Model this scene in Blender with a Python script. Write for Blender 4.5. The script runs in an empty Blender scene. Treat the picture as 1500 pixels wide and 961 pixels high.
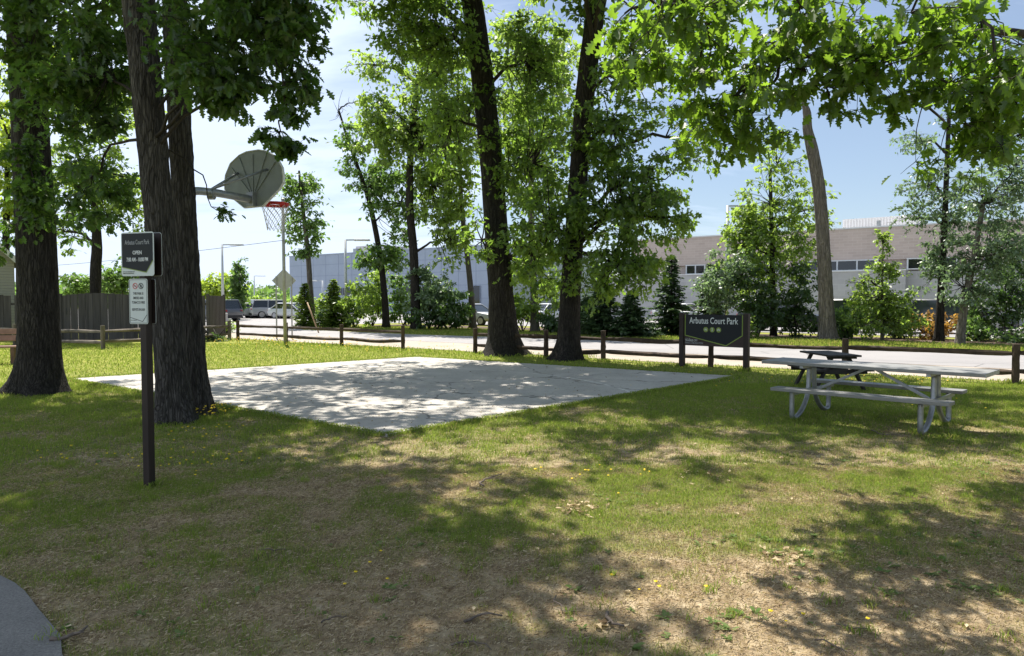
import bpy, math, random
import numpy as np
from mathutils import Matrix, Vector
SC = bpy.context.scene
COL = SC.collection
PI = math.pi
R = math.radians
rng = np.random.default_rng(7)
random.seed(7)

# ------------------------------------------------------------------ camera
F, CX, CY, HZ, CAMH = 1040.0, 750.0, 480.5, 440.0, 1.65
PITCH = math.atan((CY - HZ) / F)
cam = bpy.data.cameras.new('camera')
cam.sensor_width = 36; cam.lens = 36 * F / 1500; cam.clip_end = 3000; cam.clip_start = .05
co = bpy.data.objects.new('camera', cam); COL.objects.link(co)
co.location = (0, 0, CAMH); co.rotation_euler = (PI / 2 - PITCH, 0, 0)
SC.camera = co
def ray(px, py):
    dx = (px - CX) / F; u = -(py - CY) / F
    return np.array([dx, math.cos(PITCH) + u * math.sin(PITCH), -math.sin(PITCH) + u * math.cos(PITCH)])
def P(px, py, Y):
    d = ray(px, py); return np.array([0, 0, CAMH]) + d * (Y / d[1])
def G(px, py, z=0.0):
    d = ray(px, py); return np.array([0, 0, CAMH]) + d * ((z - CAMH) / d[2])
DR = np.array([.806, -.592, 0]); NR = np.array([.592, .806, 0])     # along / across the street
def ST(s, t, z=0.0):
    v = DR * s + NR * t; return np.array([v[0], v[1], z])

# ------------------------------------------------------------------ mesh helpers
class MB:
    def __init__(s): s.v = []; s.f = []; s.n = 0
    def add(s, v, f):
        v = np.asarray(v, float).reshape(-1, 3)
        s.v.append(v); s.f += [tuple(int(i) + s.n for i in q) for q in f]; s.n += len(v); return s
    def box(s, c, size, M=None):
        h = np.array(size) / 2
        v = np.array([[x, y, z] for x in (-1, 1) for y in (-1, 1) for z in (-1, 1)]) * h
        if M is not None: v = v @ np.array(M).T
        return s.add(v + np.array(c), [(0, 1, 3, 2), (4, 6, 7, 5), (0, 4, 5, 1), (2, 3, 7, 6), (0, 2, 6, 4), (1, 5, 7, 3)])
    def bar(s, a, b, w, h, up=(0, 0, 1)):
        a = np.array(a, float); b = np.array(b, float); d = b - a; L = np.linalg.norm(d); d /= L
        x = np.cross(d, up); x /= np.linalg.norm(x); u = np.cross(x, d)
        return s.box((a + b) / 2, (L, w, h), np.stack([d, x, u], 1))
    def prism(s, pts, O, X, Y, th):
        """flat polygon (2D pts in frame O,X,Y) given thickness th along X x Y, from 0 to th"""
        O = np.array(O, float); X = np.array(X, float); Y = np.array(Y, float); N = np.cross(X, Y)
        p = np.array(pts, float); n = len(p)
        a = O + p[:, :1] * X + p[:, 1:] * Y
        f = [tuple(range(n))[::-1], tuple(range(n, 2 * n))]
        f += [(i, (i + 1) % n, n + (i + 1) % n, n + i) for i in range(n)]
        return s.add(np.vstack([a, a + N * th]), f)
    def tube(s, path, rad, seg=10, cap=True):
        v, f = tube(path, rad, seg, cap); return s.add(v, f)
    def lathe(s, c, prof, seg=16, axis=2):
        pts = []
        for r, h in prof:
            for k in range(seg):
                a = 2 * PI * k / seg; q = [r * math.cos(a), r * math.sin(a), h]
                if axis == 0: q = [q[2], q[0], q[1]]
                if axis == 1: q = [q[1], q[2], q[0]]
                pts.append(q)
        m = len(prof); f = [(i * seg + k, i * seg + (k + 1) % seg, (i + 1) * seg + (k + 1) % seg, (i + 1) * seg + k) for i in range(m - 1) for k in range(seg)]
        f += [tuple(range(seg))[::-1], tuple(range((m - 1) * seg, m * seg))]
        return s.add(np.array(pts) + np.array(c), f)
def tube(path, rad, seg=10, cap=True, ridge=0.0, flare=0.0, seed=0, ridges=9):
    p = np.asarray(path, float); n = len(p); r = np.broadcast_to(np.asarray(rad, float), (n,)).copy()
    t = np.gradient(p, axis=0); t /= np.linalg.norm(t, axis=1)[:, None] + 1e-12
    ref = np.array([1.0, 0, 0]) if abs(t[0][0]) < .8 else np.array([0, 1.0, 0])
    X = np.zeros_like(p); X[0] = ref - t[0] * (ref @ t[0]); X[0] /= np.linalg.norm(X[0])
    for i in range(1, n):
        x = X[i - 1] - t[i] * (X[i - 1] @ t[i]); X[i] = x / np.linalg.norm(x)
    Y = np.cross(t, X)
    a = np.arange(seg) * 2 * PI / seg
    rr = np.repeat(r[:, None], seg, 1)
    if flare:
        rg = np.random.default_rng(seed); ph = rg.random(4) * 6.28
        h = p[:, 2] - p[0, 2]; h = np.maximum(h, 0)
        lob = 1 + .45 * np.cos(3 * a + ph[0]) + .3 * np.cos(5 * a + ph[1])
        rr = rr * (1 + flare * np.exp(-h / .27)[:, None] * np.maximum(lob, .2)[None, :])
        rr = rr * (1 + .05 * np.cos(2 * a + ph[2])[None, :])
    if ridge:
        A = np.repeat(a[None, :], n, 0); H = np.repeat((p[:, 2])[:, None], seg, 1)
        k = ridges * 2
        nz = fbm(np.cos(A) * k / 6 * 1.2 + seed * 3.1, np.sin(A) * k / 6 * 1.2 + H * .55, 4, 7.3)
        rr = rr + ridge * (np.abs(nz - .5) * 4 - .8)
    v = p[:, None, :] + rr[..., None] * (np.cos(a)[None, :, None] * X[:, None, :] + np.sin(a)[None, :, None] * Y[:, None, :])
    f = [(i * seg + k, i * seg + (k + 1) % seg, (i + 1) * seg + (k + 1) % seg, (i + 1) * seg + k) for i in range(n - 1) for k in range(seg)]
    if cap: f += [tuple(range(seg))[::-1], tuple(range((n - 1) * seg, n * seg))]
    return v.reshape(-1, 3), f
# value noise ----------------------------------------------------------
_T = np.random.default_rng(99).random((256, 256))
def vnoise(x, y):
    xi = np.floor(x).astype(int); yi = np.floor(y).astype(int); fx = x - xi; fy = y - yi
    fx = fx * fx * (3 - 2 * fx); fy = fy * fy * (3 - 2 * fy)
    a = _T[xi & 255, yi & 255]; b = _T[(xi + 1) & 255, yi & 255]; c = _T[xi & 255, (yi + 1) & 255]; d = _T[(xi + 1) & 255, (yi + 1) & 255]
    return (a * (1 - fx) + b * fx) * (1 - fy) + (c * (1 - fx) + d * fx) * fy
def fbm(x, y, o=4, sc=1.0):
    s = 0; w = .5; tot = 0
    for i in range(o):
        s = s + w * vnoise(x * sc + 17.3 * i, y * sc - 9.1 * i); tot += w; w *= .5; sc *= 2.03
    return s / tot

def smooth_path(pts, n):
    p = np.asarray(pts, float); m = len(p)
    t = np.linspace(0, m - 1, n); out = []
    for u in t:
        i = min(int(u), m - 2); f = u - i
        p0 = p[max(i - 1, 0)]; p1 = p[i]; p2 = p[i + 1]; p3 = p[min(i + 2, m - 1)]
        out.append(.5 * (2 * p1 + (p2 - p0) * f + (2 * p0 - 5 * p1 + 4 * p2 - p3) * f * f + (3 * p1 - p0 - 3 * p2 + p3) * f ** 3))
    return np.array(out)

def mesh_np(name, v, loops, starts, attrs=None, smooth=False):
    me = bpy.data.meshes.new(name)
    me.vertices.add(len(v)); me.vertices.foreach_set('co', np.asarray(v, np.float32).ravel())
    me.loops.add(len(loops)); me.loops.foreach_set('vertex_index', np.asarray(loops, np.int32))
    me.polygons.add(len(starts)); me.polygons.foreach_set('loop_start', np.asarray(starts, np.int32))
    if smooth: me.polygons.foreach_set('use_smooth', np.ones(len(starts), bool))
    me.update(calc_edges=True)
    for k, a in (attrs or {}).items():
        at = me.attributes.new(k, 'FLOAT', 'POINT'); at.data.foreach_set('value', np.asarray(a, np.float32))
    return me
def link(name, me, mat=None, parent=None):
    o = bpy.data.objects.new(name, me); COL.objects.link(o)
    if mat: me.materials.append(mat)
    if parent: o.parent = parent
    return o
def wloc(p):
    l = np.zeros(3)
    while p is not None: l = l + np.array(p.location); p = p.parent
    return l
def obj(name, mb, mat, parent=None, bevel=0, smooth=False):
    """MB in world coordinates -> object; children are stored relative to the parent's base"""
    v = np.vstack(mb.v) - wloc(parent)
    me = bpy.data.meshes.new(name); me.from_pydata(v.tolist(), [], mb.f); me.update()
    if smooth: me.shade_smooth()
    o = link(name, me, mat, parent)
    if bevel:
        m = o.modifiers.new('bevel', 'BEVEL'); m.width = bevel; m.segments = 2; m.limit_method = 'ANGLE'; m.angle_limit = R(40)
    return o
def tag(o, label, cat, group=None):
    o['label'] = label; o['category'] = cat
    if group: o['group'] = group
    return o
def thing(name, label, cat, loc, group=None):
    o = bpy.data.objects.new(name, None); COL.objects.link(o); o.location = tuple(float(c) for c in loc)
    o.empty_display_size = .1
    return tag(o, label, cat, group)
def struct(o, kind='structure'): o['kind'] = kind; return o
def dup(root, loc, rz, label, group=None, color=None):
    def cp(o, parent):
        c = o.copy(); COL.objects.link(c)
        if parent: c.parent = parent
        if color is not None and o.type == 'MESH': c.color = color
        for ch in o.children: cp(ch, c)
        return c
    r = cp(root, None); r.location = loc; r.rotation_euler = (0, 0, rz); r['label'] = label
    if group: r['group'] = group
    return r

# ------------------------------------------------------------------ materials
class NT:
    def __init__(s, name):
        s.m = bpy.data.materials.new(name); s.m.use_nodes = True; s.t = s.m.node_tree; s.t.nodes.clear()
        s.out = s.n('ShaderNodeOutputMaterial')
    def n(s, typ, **kw):
        nd = s.t.nodes.new(typ)
        for k, v in kw.items():
            if k.startswith('i_'): nd.inputs[k[2:].replace('_', ' ')].default_value = v
            else: setattr(nd, k, v)
        return nd
    def l(s, a, b): s.t.links.new(a, b)
    def noise(s, scale, detail=4, rough=.55, vec=None, stretch=None):
        tc = s.n('ShaderNodeTexCoord')
        v = tc.outputs['Object'] if vec is None else vec
        if stretch:
            mp = s.n('ShaderNodeMapping'); mp.inputs['Scale'].default_value = stretch; s.l(v, mp.inputs[0]); v = mp.outputs[0]
        nd = s.n('ShaderNodeTexNoise', i_Scale=scale, i_Detail=detail, i_Roughness=rough); s.l(v, nd.inputs['Vector'])
        return nd.outputs['Fac']
    def ramp(s, fac, stops):
        r = s.n('ShaderNodeValToRGB'); e = r.color_ramp.elements
        while len(e) < len(stops): e.new(.5)
        for el, (p, c) in zip(e, stops): el.position = p; el.color = (*c, 1) if len(c) == 3 else c
        s.l(fac, r.inputs[0]); return r.outputs[0]
    def mix(s, fac, a, b, typ='MIX'):
        m = s.n('ShaderNodeMix', data_type='RGBA', blend_type=typ)
        for sock, val in ((m.inputs[0], fac), (m.inputs[6], a), (m.inputs[7], b)):
            if hasattr(val, 'is_linked'): s.l(val, sock)
            elif isinstance(val, (int, float)): sock.default_value = val
            else: sock.default_value = (*val, 1)
        return m.outputs[2]
    def math(s, op, a, b=0.0):
        m = s.n('ShaderNodeMath', operation=op)
        for sock, val in ((m.inputs[0], a), (m.inputs[1], b)):
            if hasattr(val, 'is_linked'): s.l(val, sock)
            else: sock.default_value = val
        return m.outputs[0]
    def attr(s, name): return s.n('ShaderNodeAttribute', attribute_name=name).outputs['Fac']
    def bump(s, h, strength=.5, dist=.02):
        b = s.n('ShaderNodeBump', i_Strength=strength, i_Distance=dist); s.l(h, b.inputs['Height']); return b.outputs[0]
    def bsdf(s, col, rough=.7, metal=0, normal=None, spec=.4):
        p = s.n('ShaderNodeBsdfPrincipled'); p.inputs['Metallic'].default_value = metal
        p.inputs['Specular IOR Level'].default_value = spec
        if hasattr(col, 'is_linked'): s.l(col, p.inputs['Base Color'])
        else: p.inputs['Base Color'].default_value = (*col, 1)
        if hasattr(rough, 'is_linked'): s.l(rough, p.inputs['Roughness'])
        else: p.inputs['Roughness'].default_value = rough
        if normal: s.l(normal, p.inputs['Normal'])
        s.l(p.outputs[0], s.out.inputs[0]); return s.m
def mat_plain(name, col, rough=.6, metal=0, var=.25, scale=6, bump=0, stretch=None, spec=.4):
    t = NT(name); f = t.noise(scale, 5, .6, stretch=stretch)
    c = t.ramp(f, [(.3, tuple(x * (1 - var) for x in col)), (.7, tuple(min(1, x * (1 + var)) for x in col))])
    return t.bsdf(c, rough, metal, t.bump(f, bump, .01) if bump else None, spec)
def mat_leaf(name, c0, c1, trans, tr=.5, gloss=.035):
    t = NT(name); a = t.attr('rnd')
    col = t.ramp(a, [(0, c0), (1, c1)])
    tc = t.mix(.35, col, trans); tc = t.mix(1.0, tc, (2.5, 2.5, 2.1), 'MULTIPLY')
    d = t.n('ShaderNodeBsdfDiffuse'); t.l(col, d.inputs[0])
    tl = t.n('ShaderNodeBsdfTranslucent'); t.l(tc, tl.inputs[0])
    g = t.n('ShaderNodeBsdfGlossy', i_Roughness=.42); g.inputs[0].default_value = (1, 1, 1, 1)
    m = t.n('ShaderNodeMixShader'); m.inputs[0].default_value = tr; t.l(d.outputs[0], m.inputs[1]); t.l(tl.outputs[0], m.inputs[2])
    m2 = t.n('ShaderNodeMixShader'); m2.inputs[0].default_value = gloss; t.l(m.outputs[0], m2.inputs[1]); t.l(g.outputs[0], m2.inputs[2])
    t.l(m2.outputs[0], t.out.inputs[0]); return t.m
def mat_bark(name, dark, light, scale=20, stretch=(1, 1, .13), st=1.0):
    t = NT(name)
    f = t.noise(scale, 6, .65, stretch=stretch); f2 = t.noise(2.2, 3)
    f3 = t.noise(scale * 3.5, 4, .6, stretch=(1, 1, .3))
    c = t.ramp(f, [(.34, dark), (.52, tuple((a + b) / 2 for a, b in zip(dark, light))), (.68, light)])
    c = t.mix(t.math('MULTIPLY', f2, .5), c, tuple(x * .7 for x in light), 'MIX')
    tc = t.n('ShaderNodeTexCoord'); mp = t.n('ShaderNodeMapping'); mp.inputs['Scale'].default_value = (1, 1, .12); t.l(tc.outputs['Object'], mp.inputs[0])
    ds = t.n('ShaderNodeTexNoise', i_Scale=7.0, i_Detail=3); t.l(mp.outputs[0], ds.inputs['Vector'])
    vm = t.n('ShaderNodeVectorMath', operation='MULTIPLY_ADD'); t.l(ds.outputs['Color'], vm.inputs[0]); vm.inputs[1].default_value = (.16, .16, .16); t.l(mp.outputs[0], vm.inputs[2])
    vo = t.n('ShaderNodeTexVoronoi', feature='DISTANCE_TO_EDGE', i_Scale=scale * 1.6); t.l(vm.outputs[0], vo.inputs['Vector'])
    pl = t.ramp(vo.outputs['Distance'], [(0, (.42, .42, .42)), (.16, (1, 1, 1))])
    c = t.mix(pl, dark, c)
    h = t.math('ADD', t.math('ADD', t.math('MULTIPLY', f, .6), t.math('MULTIPLY', f3, .3)), t.math('MULTIPLY', pl, .7))
    return t.bsdf(c, .92, 0, t.bump(h, st, .06), .15)
M = {}
M['oak_dark'] = mat_leaf('oak leaf dark', (.020, .044, .012), (.070, .116, .024), (.10, .21, .016), .42)
M['oak_mid'] = mat_leaf('oak leaf green', (.040, .080, .018), (.098, .152, .030), (.19, .30, .024), .56)
M['oak_shade_bright'] = mat_leaf('oak leaf shade to bright', (.016, .038, .009), (.105, .172, .022), (.17, .28, .012), .56)  # dark end of the range paints self-shade among the leaves
M['far_leaf'] = mat_leaf('leaf mid green', (.045, .088, .026), (.090, .145, .040), (.14, .25, .03), .45)
M['light_leaf'] = mat_leaf('leaf light green', (.075, .125, .030), (.150, .210, .052), (.25, .35, .035), .56)
M['grey_leaf'] = mat_leaf('leaf grey green', (.07, .115, .06), (.13, .18, .10), (.15, .24, .08), .42, .05)
M['lime_leaf'] = mat_leaf('leaf lime', (.11, .17, .025), (.19, .25, .04), (.34, .42, .03), .5)
M['shrub_leaf'] = mat_leaf('shrub leaf deep green', (.024, .052, .016), (.055, .095, .028), (.08, .16, .02), .35)
M['orange_leaf'] = mat_leaf('orange leaf', (.19, .095, .022), (.30, .19, .05), (.32, .19, .04), .4)
M['needle'] = mat_leaf('spruce needles', (.030, .062, .030), (.075, .120, .050), (.09, .15, .05), .35)
M['needle_light'] = mat_leaf('pale conifer needles', (.075, .125, .028), (.14, .19, .04), (.20, .28, .03), .45)
M['bark'] = mat_bark('oak bark', (.024, .021, .018), (.155, .141, .124))
M['bark_dark'] = mat_bark('dark oak bark', (.013, .0115, .010), (.084, .074, .064))
M['bark_grey'] = mat_bark('grey bark', (.085, .076, .066), (.27, .24, .205), 12)
M['bark_thin'] = mat_plain('branch bark', (.032, .026, .020), .9, var=.4, scale=14)
M['twig'] = mat_plain('dead twig', (.14, .11, .085), .9, var=.5, scale=20)
M['weathered'] = mat_plain('weathered fence wood', (.15, .125, .10), .9, var=.5, scale=4, bump=.6, stretch=(1, 1, .3))
M['weathered_dark'] = mat_plain('brown weathered split rail wood', (.062, .042, .028), .9, var=.55, scale=5, bump=.7)
M['board'] = mat_plain('grey fence boards', (.072, .065, .058), .9, var=.4, scale=3, bump=.4, stretch=(3, 3, .15))
M['brown_paint'] = mat_plain('brown painted wood', (.026, .016, .013), .6, var=.25, scale=8, bump=.2, stretch=(2, 2, .3))
M['bench_wood'] = mat_plain('brown bench boards', (.25, .14, .095), .6, var=.2, scale=8)
M['bench_leg'] = mat_plain('dark bench leg', (.12, .065, .045), .6, var=.2, scale=8)
M['old_table'] = mat_plain('black stained table wood', (.030, .025, .022), .7, var=.4, scale=9)
M['galv'] = mat_plain('galvanised steel', (.33, .34, .35), .45, .7, var=.2, scale=14)
M['alu'] = mat_plain('weathered aluminium plank', (.24, .24, .23), .55, .3, var=.14, scale=7, stretch=(1, 1, 1))
M['steel_pole'] = mat_plain('grey steel pole', (.33, .33, .31), .5, .3, var=.15)
M['board_grey'] = mat_plain('cast backboard grey', (.27, .295, .28), .55, .1, var=.1, scale=5)
M['white_edge'] = mat_plain('white backboard face', (.75, .75, .73), .5, var=.04)
M['rim'] = mat_plain('red rim paint', (.55, .035, .025), .45, var=.15)
M['net'] = mat_plain('net cord', (.62, .60, .55), .9, var=.15)
M['sign_back'] = mat_plain('dull sign metal back', (.36, .36, .33), .5, .25, var=.08)
M['charcoal'] = mat_plain('charcoal sign face', (.018, .021, .024), .5, var=.08, scale=3, spec=.22)
M['brown_board'] = mat_plain('brown sign board', (.042, .024, .020), .5, var=.12)
M['sign_white'] = mat_plain('white sign face', (.60, .64, .60), .4, var=.05)
M['letter'] = mat_plain('white lettering', (.68, .70, .68), .5, var=.03)
M['letter_dim'] = mat_plain('silver lettering', (.36, .37, .37), .4, var=.05)
M['ink'] = mat_plain('black ink', (.02, .022, .022), .5, var=.05)
M['green'] = mat_plain('olive green sign trim', (.22, .30, .055), .5, var=.05)
M['red_ink'] = mat_plain('red ink', (.5, .05, .05), .5, var=.05)
M['black_rubber'] = mat_plain('tyre rubber', (.018, .018, .019), .8, var=.2)
M['alloy'] = mat_plain('wheel alloy', (.4, .4, .42), .4, .7, var=.1)
M['car_glass'] = mat_plain('car glass', (.02, .026, .03), .06, .0, var=.1, spec=.8)
M['lamp_red'] = mat_plain('tail lamp red', (.45, .03, .03), .2, var=.05)
M['lamp_clear'] = mat_plain('headlamp clear', (.7, .7, .72), .12, .3, var=.05)
M['trim'] = mat_plain('black car trim', (.02, .02, .021), .6, var=.1)
M['yellow_flower'] = mat_plain('yellow flower', (.72, .52, .02), .7, var=.1)
M['guard'] = mat_plain('tan wooden stake', (.40, .27, .15), .6, var=.15)
M['concrete_base'] = mat_plain('concrete', (.42, .40, .37), .9, var=.12, scale=9, bump=.2)
M['pole_white'] = mat_plain('pale lamp pole', (.52, .54, .56), .45, .2, var=.06)
M['roof'] = mat_plain('grey shingles', (.10, .095, .09), .9, var=.3, scale=12)
M['white_trim'] = mat_plain('white trim', (.62, .63, .64), .5, var=.05)
M['dark_glass'] = mat_plain('dark window glass', (.012, .015, .018), .05, var=.1, spec=.7)
M['blue_panel'] = mat_plain('pale blue metal panel', (.29, .34, .425), .5, .1, var=.06, scale=.6)
M['blue_joint'] = mat_plain('panel joint', (.21, .25, .33), .6, var=.05)
M['pink_box'] = mat_plain('pale roof unit', (.55, .50, .49), .6, var=.05)
M['white_metal'] = mat_plain('white ribbed metal', (.70, .67, .66), .5, var=.04)
t = NT('car paint'); oi = t.n('ShaderNodeObjectInfo'); pb = t.n('ShaderNodeBsdfPrincipled'); t.l(oi.outputs['Color'], pb.inputs['Base Color'])
pb.inputs['Roughness'].default_value = .28; pb.inputs['Coat Weight'].default_value = .6; t.l(pb.outputs[0], t.out.inputs[0]); M['paint'] = t.m
def mat_courses(name, c1, c2, mortar, w, h, ms, var=.2, rough=.85):
    """masonry courses on a wall running along DR"""
    t = NT(name); tc = t.n('ShaderNodeTexCoord'); mp = t.n('ShaderNodeMapping')
    mp.vector_type = 'POINT'; mp.inputs['Rotation'].default_value = (0, 0, math.atan2(.592, .806))
    t.l(tc.outputs['Object'], mp.inputs[0]); sx = t.n('ShaderNodeSeparateXYZ'); t.l(mp.outputs[0], sx.inputs[0])
    cb = t.n('ShaderNodeCombineXYZ'); t.l(sx.outputs[0], cb.inputs[0]); t.l(sx.outputs[2], cb.inputs[1])
    b = t.n('ShaderNodeTexBrick'); t.l(cb.outputs[0], b.inputs['Vector'])
    b.inputs['Color1'].default_value = (*c1, 1); b.inputs['Color2'].default_value = (*c2, 1); b.inputs['Mortar'].default_value = (*mortar, 1)
    b.inputs['Scale'].default_value = 1; b.inputs['Brick Width'].default_value = w; b.inputs['Row Height'].default_value = h; b.inputs['Mortar Size'].default_value = ms
    f = t.noise(.5, 5, .6); c = t.mix(.35, b.outputs[0], t.ramp(f, [(.3, (1 - var,) * 3), (.7, (1 + var,) * 3)]), 'MULTIPLY')
    return t.bsdf(c, rough, 0, t.bump(b.outputs['Fac'], -.3, .01))
M['brick'] = mat_courses('rose brown brick', (.50, .415, .37), (.44, .36, .32), (.53, .47, .43), .6, .2, .012)
M['block'] = mat_courses('grey split block', (.40, .40, .40), (.35, .35, .355), (.43, .43, .43), .8, .4, .015)
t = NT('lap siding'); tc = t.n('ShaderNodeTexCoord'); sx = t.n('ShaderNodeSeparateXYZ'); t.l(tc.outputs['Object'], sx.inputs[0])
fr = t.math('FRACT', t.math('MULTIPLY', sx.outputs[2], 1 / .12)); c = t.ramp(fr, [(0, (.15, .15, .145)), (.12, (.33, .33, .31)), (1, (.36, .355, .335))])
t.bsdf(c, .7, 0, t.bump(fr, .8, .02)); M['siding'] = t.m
t = NT('white lap siding roof box'); M['siding2'] = M['siding']
# concrete court with worn painted arc
t = NT('court concrete'); f1 = t.noise(1.1, 6, .6); f2 = t.noise(45, 4, .7); f3 = t.noise(6, 5, .65)
c = t.ramp(f1, [(.3, (.355, .33, .29)), (.7, (.475, .445, .395))])
c = t.mix(.5, c, t.ramp(f2, [(.3, (.78, .78, .78)), (.7, (1.12, 1.12, 1.12))]), 'MULTIPLY')
c = t.mix(t.ramp(f3, [(.60, (0, 0, 0)), (.75, (.45, .45, .45))]), c, (.24, .22, .19))
cr = t.n('ShaderNodeTexVoronoi', feature='DISTANCE_TO_EDGE', i_Scale=.33); tc = t.n('ShaderNodeTexCoord'); nz = t.n('ShaderNodeTexNoise', i_Scale=1.6, i_Detail=5)
t.l(tc.outputs['Object'], nz.inputs['Vector']); vm = t.n('ShaderNodeVectorMath', operation='MULTIPLY_ADD'); t.l(nz.outputs['Color'], vm.inputs[0]); vm.inputs[1].default_value = (.7, .7, .7); t.l(tc.outputs['Object'], vm.inputs[2]); t.l(vm.outputs[0], cr.inputs['Vector'])
c = t.mix(t.math('MULTIPLY', t.math('LESS_THAN', cr.outputs['Distance'], .006), .7), c, (.09, .085, .075))
spk = t.n('ShaderNodeTexNoise', i_Scale=16, i_Detail=2); t.l(tc.outputs['Object'], spk.inputs['Vector']); c = t.mix(t.ramp(spk.outputs['Fac'], [(.64, (0, 0, 0)), (.72, (.6, .6, .6))]), c, (.13, .115, .09))
geo = t.n('ShaderNodeNewGeometry'); HOOPXY = (-4.0, 12.0)
vs = t.n('ShaderNodeVectorMath', operation='DISTANCE'); t.l(geo.outputs['Position'], vs.inputs[0]); vs.inputs[1].default_value = (-3.55, 11.6, .03)
dd = t.math('ABSOLUTE', t.math('SUBTRACT', vs.outputs['Value'], 5.7)); ln = t.math('LESS_THAN', dd, .03)
wear = t.math('MULTIPLY', ln, t.ramp(t.noise(7, 4, .7), [(.35, (0, 0, 0)), (.6, (.75, .75, .75))]))
c = t.mix(wear, c, (.66, .65, .60)); t.bsdf(c, .85, 0, t.bump(f2, .25, .004)); M['court'] = t.m
t = NT('old asphalt'); f1 = t.noise(.35, 5, .6); f2 = t.noise(60, 3, .7)
c = t.ramp(f1, [(.3, (.235, .225, .225)), (.7, (.30, .285, .28))]); c = t.mix(.5, c, t.ramp(f2, [(.3, (.7, .7, .7)), (.7, (1.2, 1.2, 1.2))]), 'MULTIPLY')
cr = t.n('ShaderNodeTexVoronoi', feature='DISTANCE_TO_EDGE', i_Scale=.22); tc = t.n('ShaderNodeTexCoord'); t.l(tc.outputs['Object'], cr.inputs['Vector'])
c = t.mix(t.math('MULTIPLY', t.math('LESS_THAN', cr.outputs['Distance'], .004), .6), c, (.07, .07, .07)); t.bsdf(c, .85, 0, t.bump(f2, .3, .004)); M['asphalt'] = t.m
t = NT('path asphalt'); f1 = t.noise(3, 5, .6); f2 = t.noise(90, 4, .8)
c = t.ramp(f1, [(.3, (.15, .142, .13)), (.7, (.22, .21, .19))]); c = t.mix(.7, c, t.ramp(f2, [(.35, (.45, .45, .45)), (.7, (1.6, 1.6, 1.6))]), 'MULTIPLY')
t.bsdf(c, .85, 0, t.bump(f2, .6, .006)); M['path'] = t.m
t = NT('sandy gravel'); f1 = t.noise(.8, 6, .65); f2 = t.noise(40, 4, .8)
c = t.ramp(f1, [(.3, (.30, .25, .20)), (.7, (.41, .355, .295))]); c = t.mix(.6, c, t.ramp(f2, [(.3, (.7, .7, .7)), (.7, (1.25, 1.25, 1.25))]), 'MULTIPLY')
t.bsdf(c, .95, 0, t.bump(f2, .5, .01)); M['sand'] = t.m
M['mulch'] = mat_plain('mulch', (.085, .055, .036), .95, var=.5, scale=18, bump=.6)
# lawn soil: straw thatch, bare sandy soil and green
t = NT('lawn soil'); g = t.attr('lush'); f1 = t.noise(38, 5, .75); f2 = t.noise(7, 5, .65); f3 = t.noise(1.3, 4, .6)
soil = t.ramp(f2, [(.3, (.17, .122, .074)), (.5, (.28, .215, .132)), (.75, (.45, .37, .25))])
green = t.ramp(f2, [(.3, (.105, .120, .038)), (.7, (.20, .205, .068))])
far = t.ramp(f3, [(.3, (.17, .19, .040)), (.7, (.27, .27, .058))])
green = t.mix(t.attr('far'), green, far)
c = t.mix(g, soil, green); c = t.mix(.8, c, t.ramp(f1, [(.3, (.55, .55, .55)), (.5, (1, 1, 1)), (.72, (1.5, 1.45, 1.35))]), 'MULTIPLY')
t.bsdf(c, .95, 0, t.bump(f1, .8, .012), .1); M['soil'] = t.m
def mat_blade(name, stops, tr=.35):
    t = NT(name); col = t.ramp(t.attr('rnd'), stops)
    d = t.n('ShaderNodeBsdfDiffuse'); t.l(col, d.inputs[0]); tl = t.n('ShaderNodeBsdfTranslucent'); t.l(t.mix(1.0, col, (1.7, 1.7, 1.3), 'MULTIPLY'), tl.inputs[0])
    m = t.n('ShaderNodeMixShader'); m.inputs[0].default_value = tr; t.l(d.outputs[0], m.inputs[1]); t.l(tl.outputs[0], m.inputs[2]); t.l(m.outputs[0], t.out.inputs[0]); return t.m
M['grass'] = mat_blade('grass', [(0, (.40, .32, .17)), (.30, (.36, .31, .125)), (.45, (.25, .265, .075)), (.7, (.150, .215, .042)), (1, (.27, .345, .060))])
M['straw'] = mat_blade('straw', [(0, (.13, .088, .052)), (.4, (.36, .275, .165)), (1, (.58, .48, .32))], .15)
M['weed'] = mat_blade('weed leaf', [(0, (.09, .15, .04)), (1, (.20, .26, .10))], .35)

# ------------------------------------------------------------------ world, sun
SUN_EL, SUN_AZ = R(61), R(-20)      # azimuth from +Y, negative = to the left
w = bpy.data.worlds.new('World'); SC.world = w; w.use_nodes = True
nt = w.node_tree; nt.nodes.clear()
def wn(typ, **kw):
    n = nt.nodes.new(typ)
    for k, v in kw.items(): setattr(n, k, v)
    return n
sky = wn('ShaderNodeTexSky', sky_type='NISHITA', sun_disc=False, sun_elevation=SUN_EL, sun_rotation=SUN_AZ)
sky.air_density = 1.0; sky.dust_density = .3; sky.ozone_density = 2.2
tc = wn('ShaderNodeTexCoord'); sx = wn('ShaderNodeSeparateXYZ'); nt.links.new(tc.outputs['Generated'], sx.inputs[0])
def wm(op, a, b=0.0, c=None):
    m = wn('ShaderNodeMath', operation=op)
    for s_, v in zip(m.inputs, (a, b, c)):
        if v is None: continue
        if hasattr(v, 'is_linked'): nt.links.new(v, s_)
        else: s_.default_value = v
    return m.outputs[0]
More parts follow.
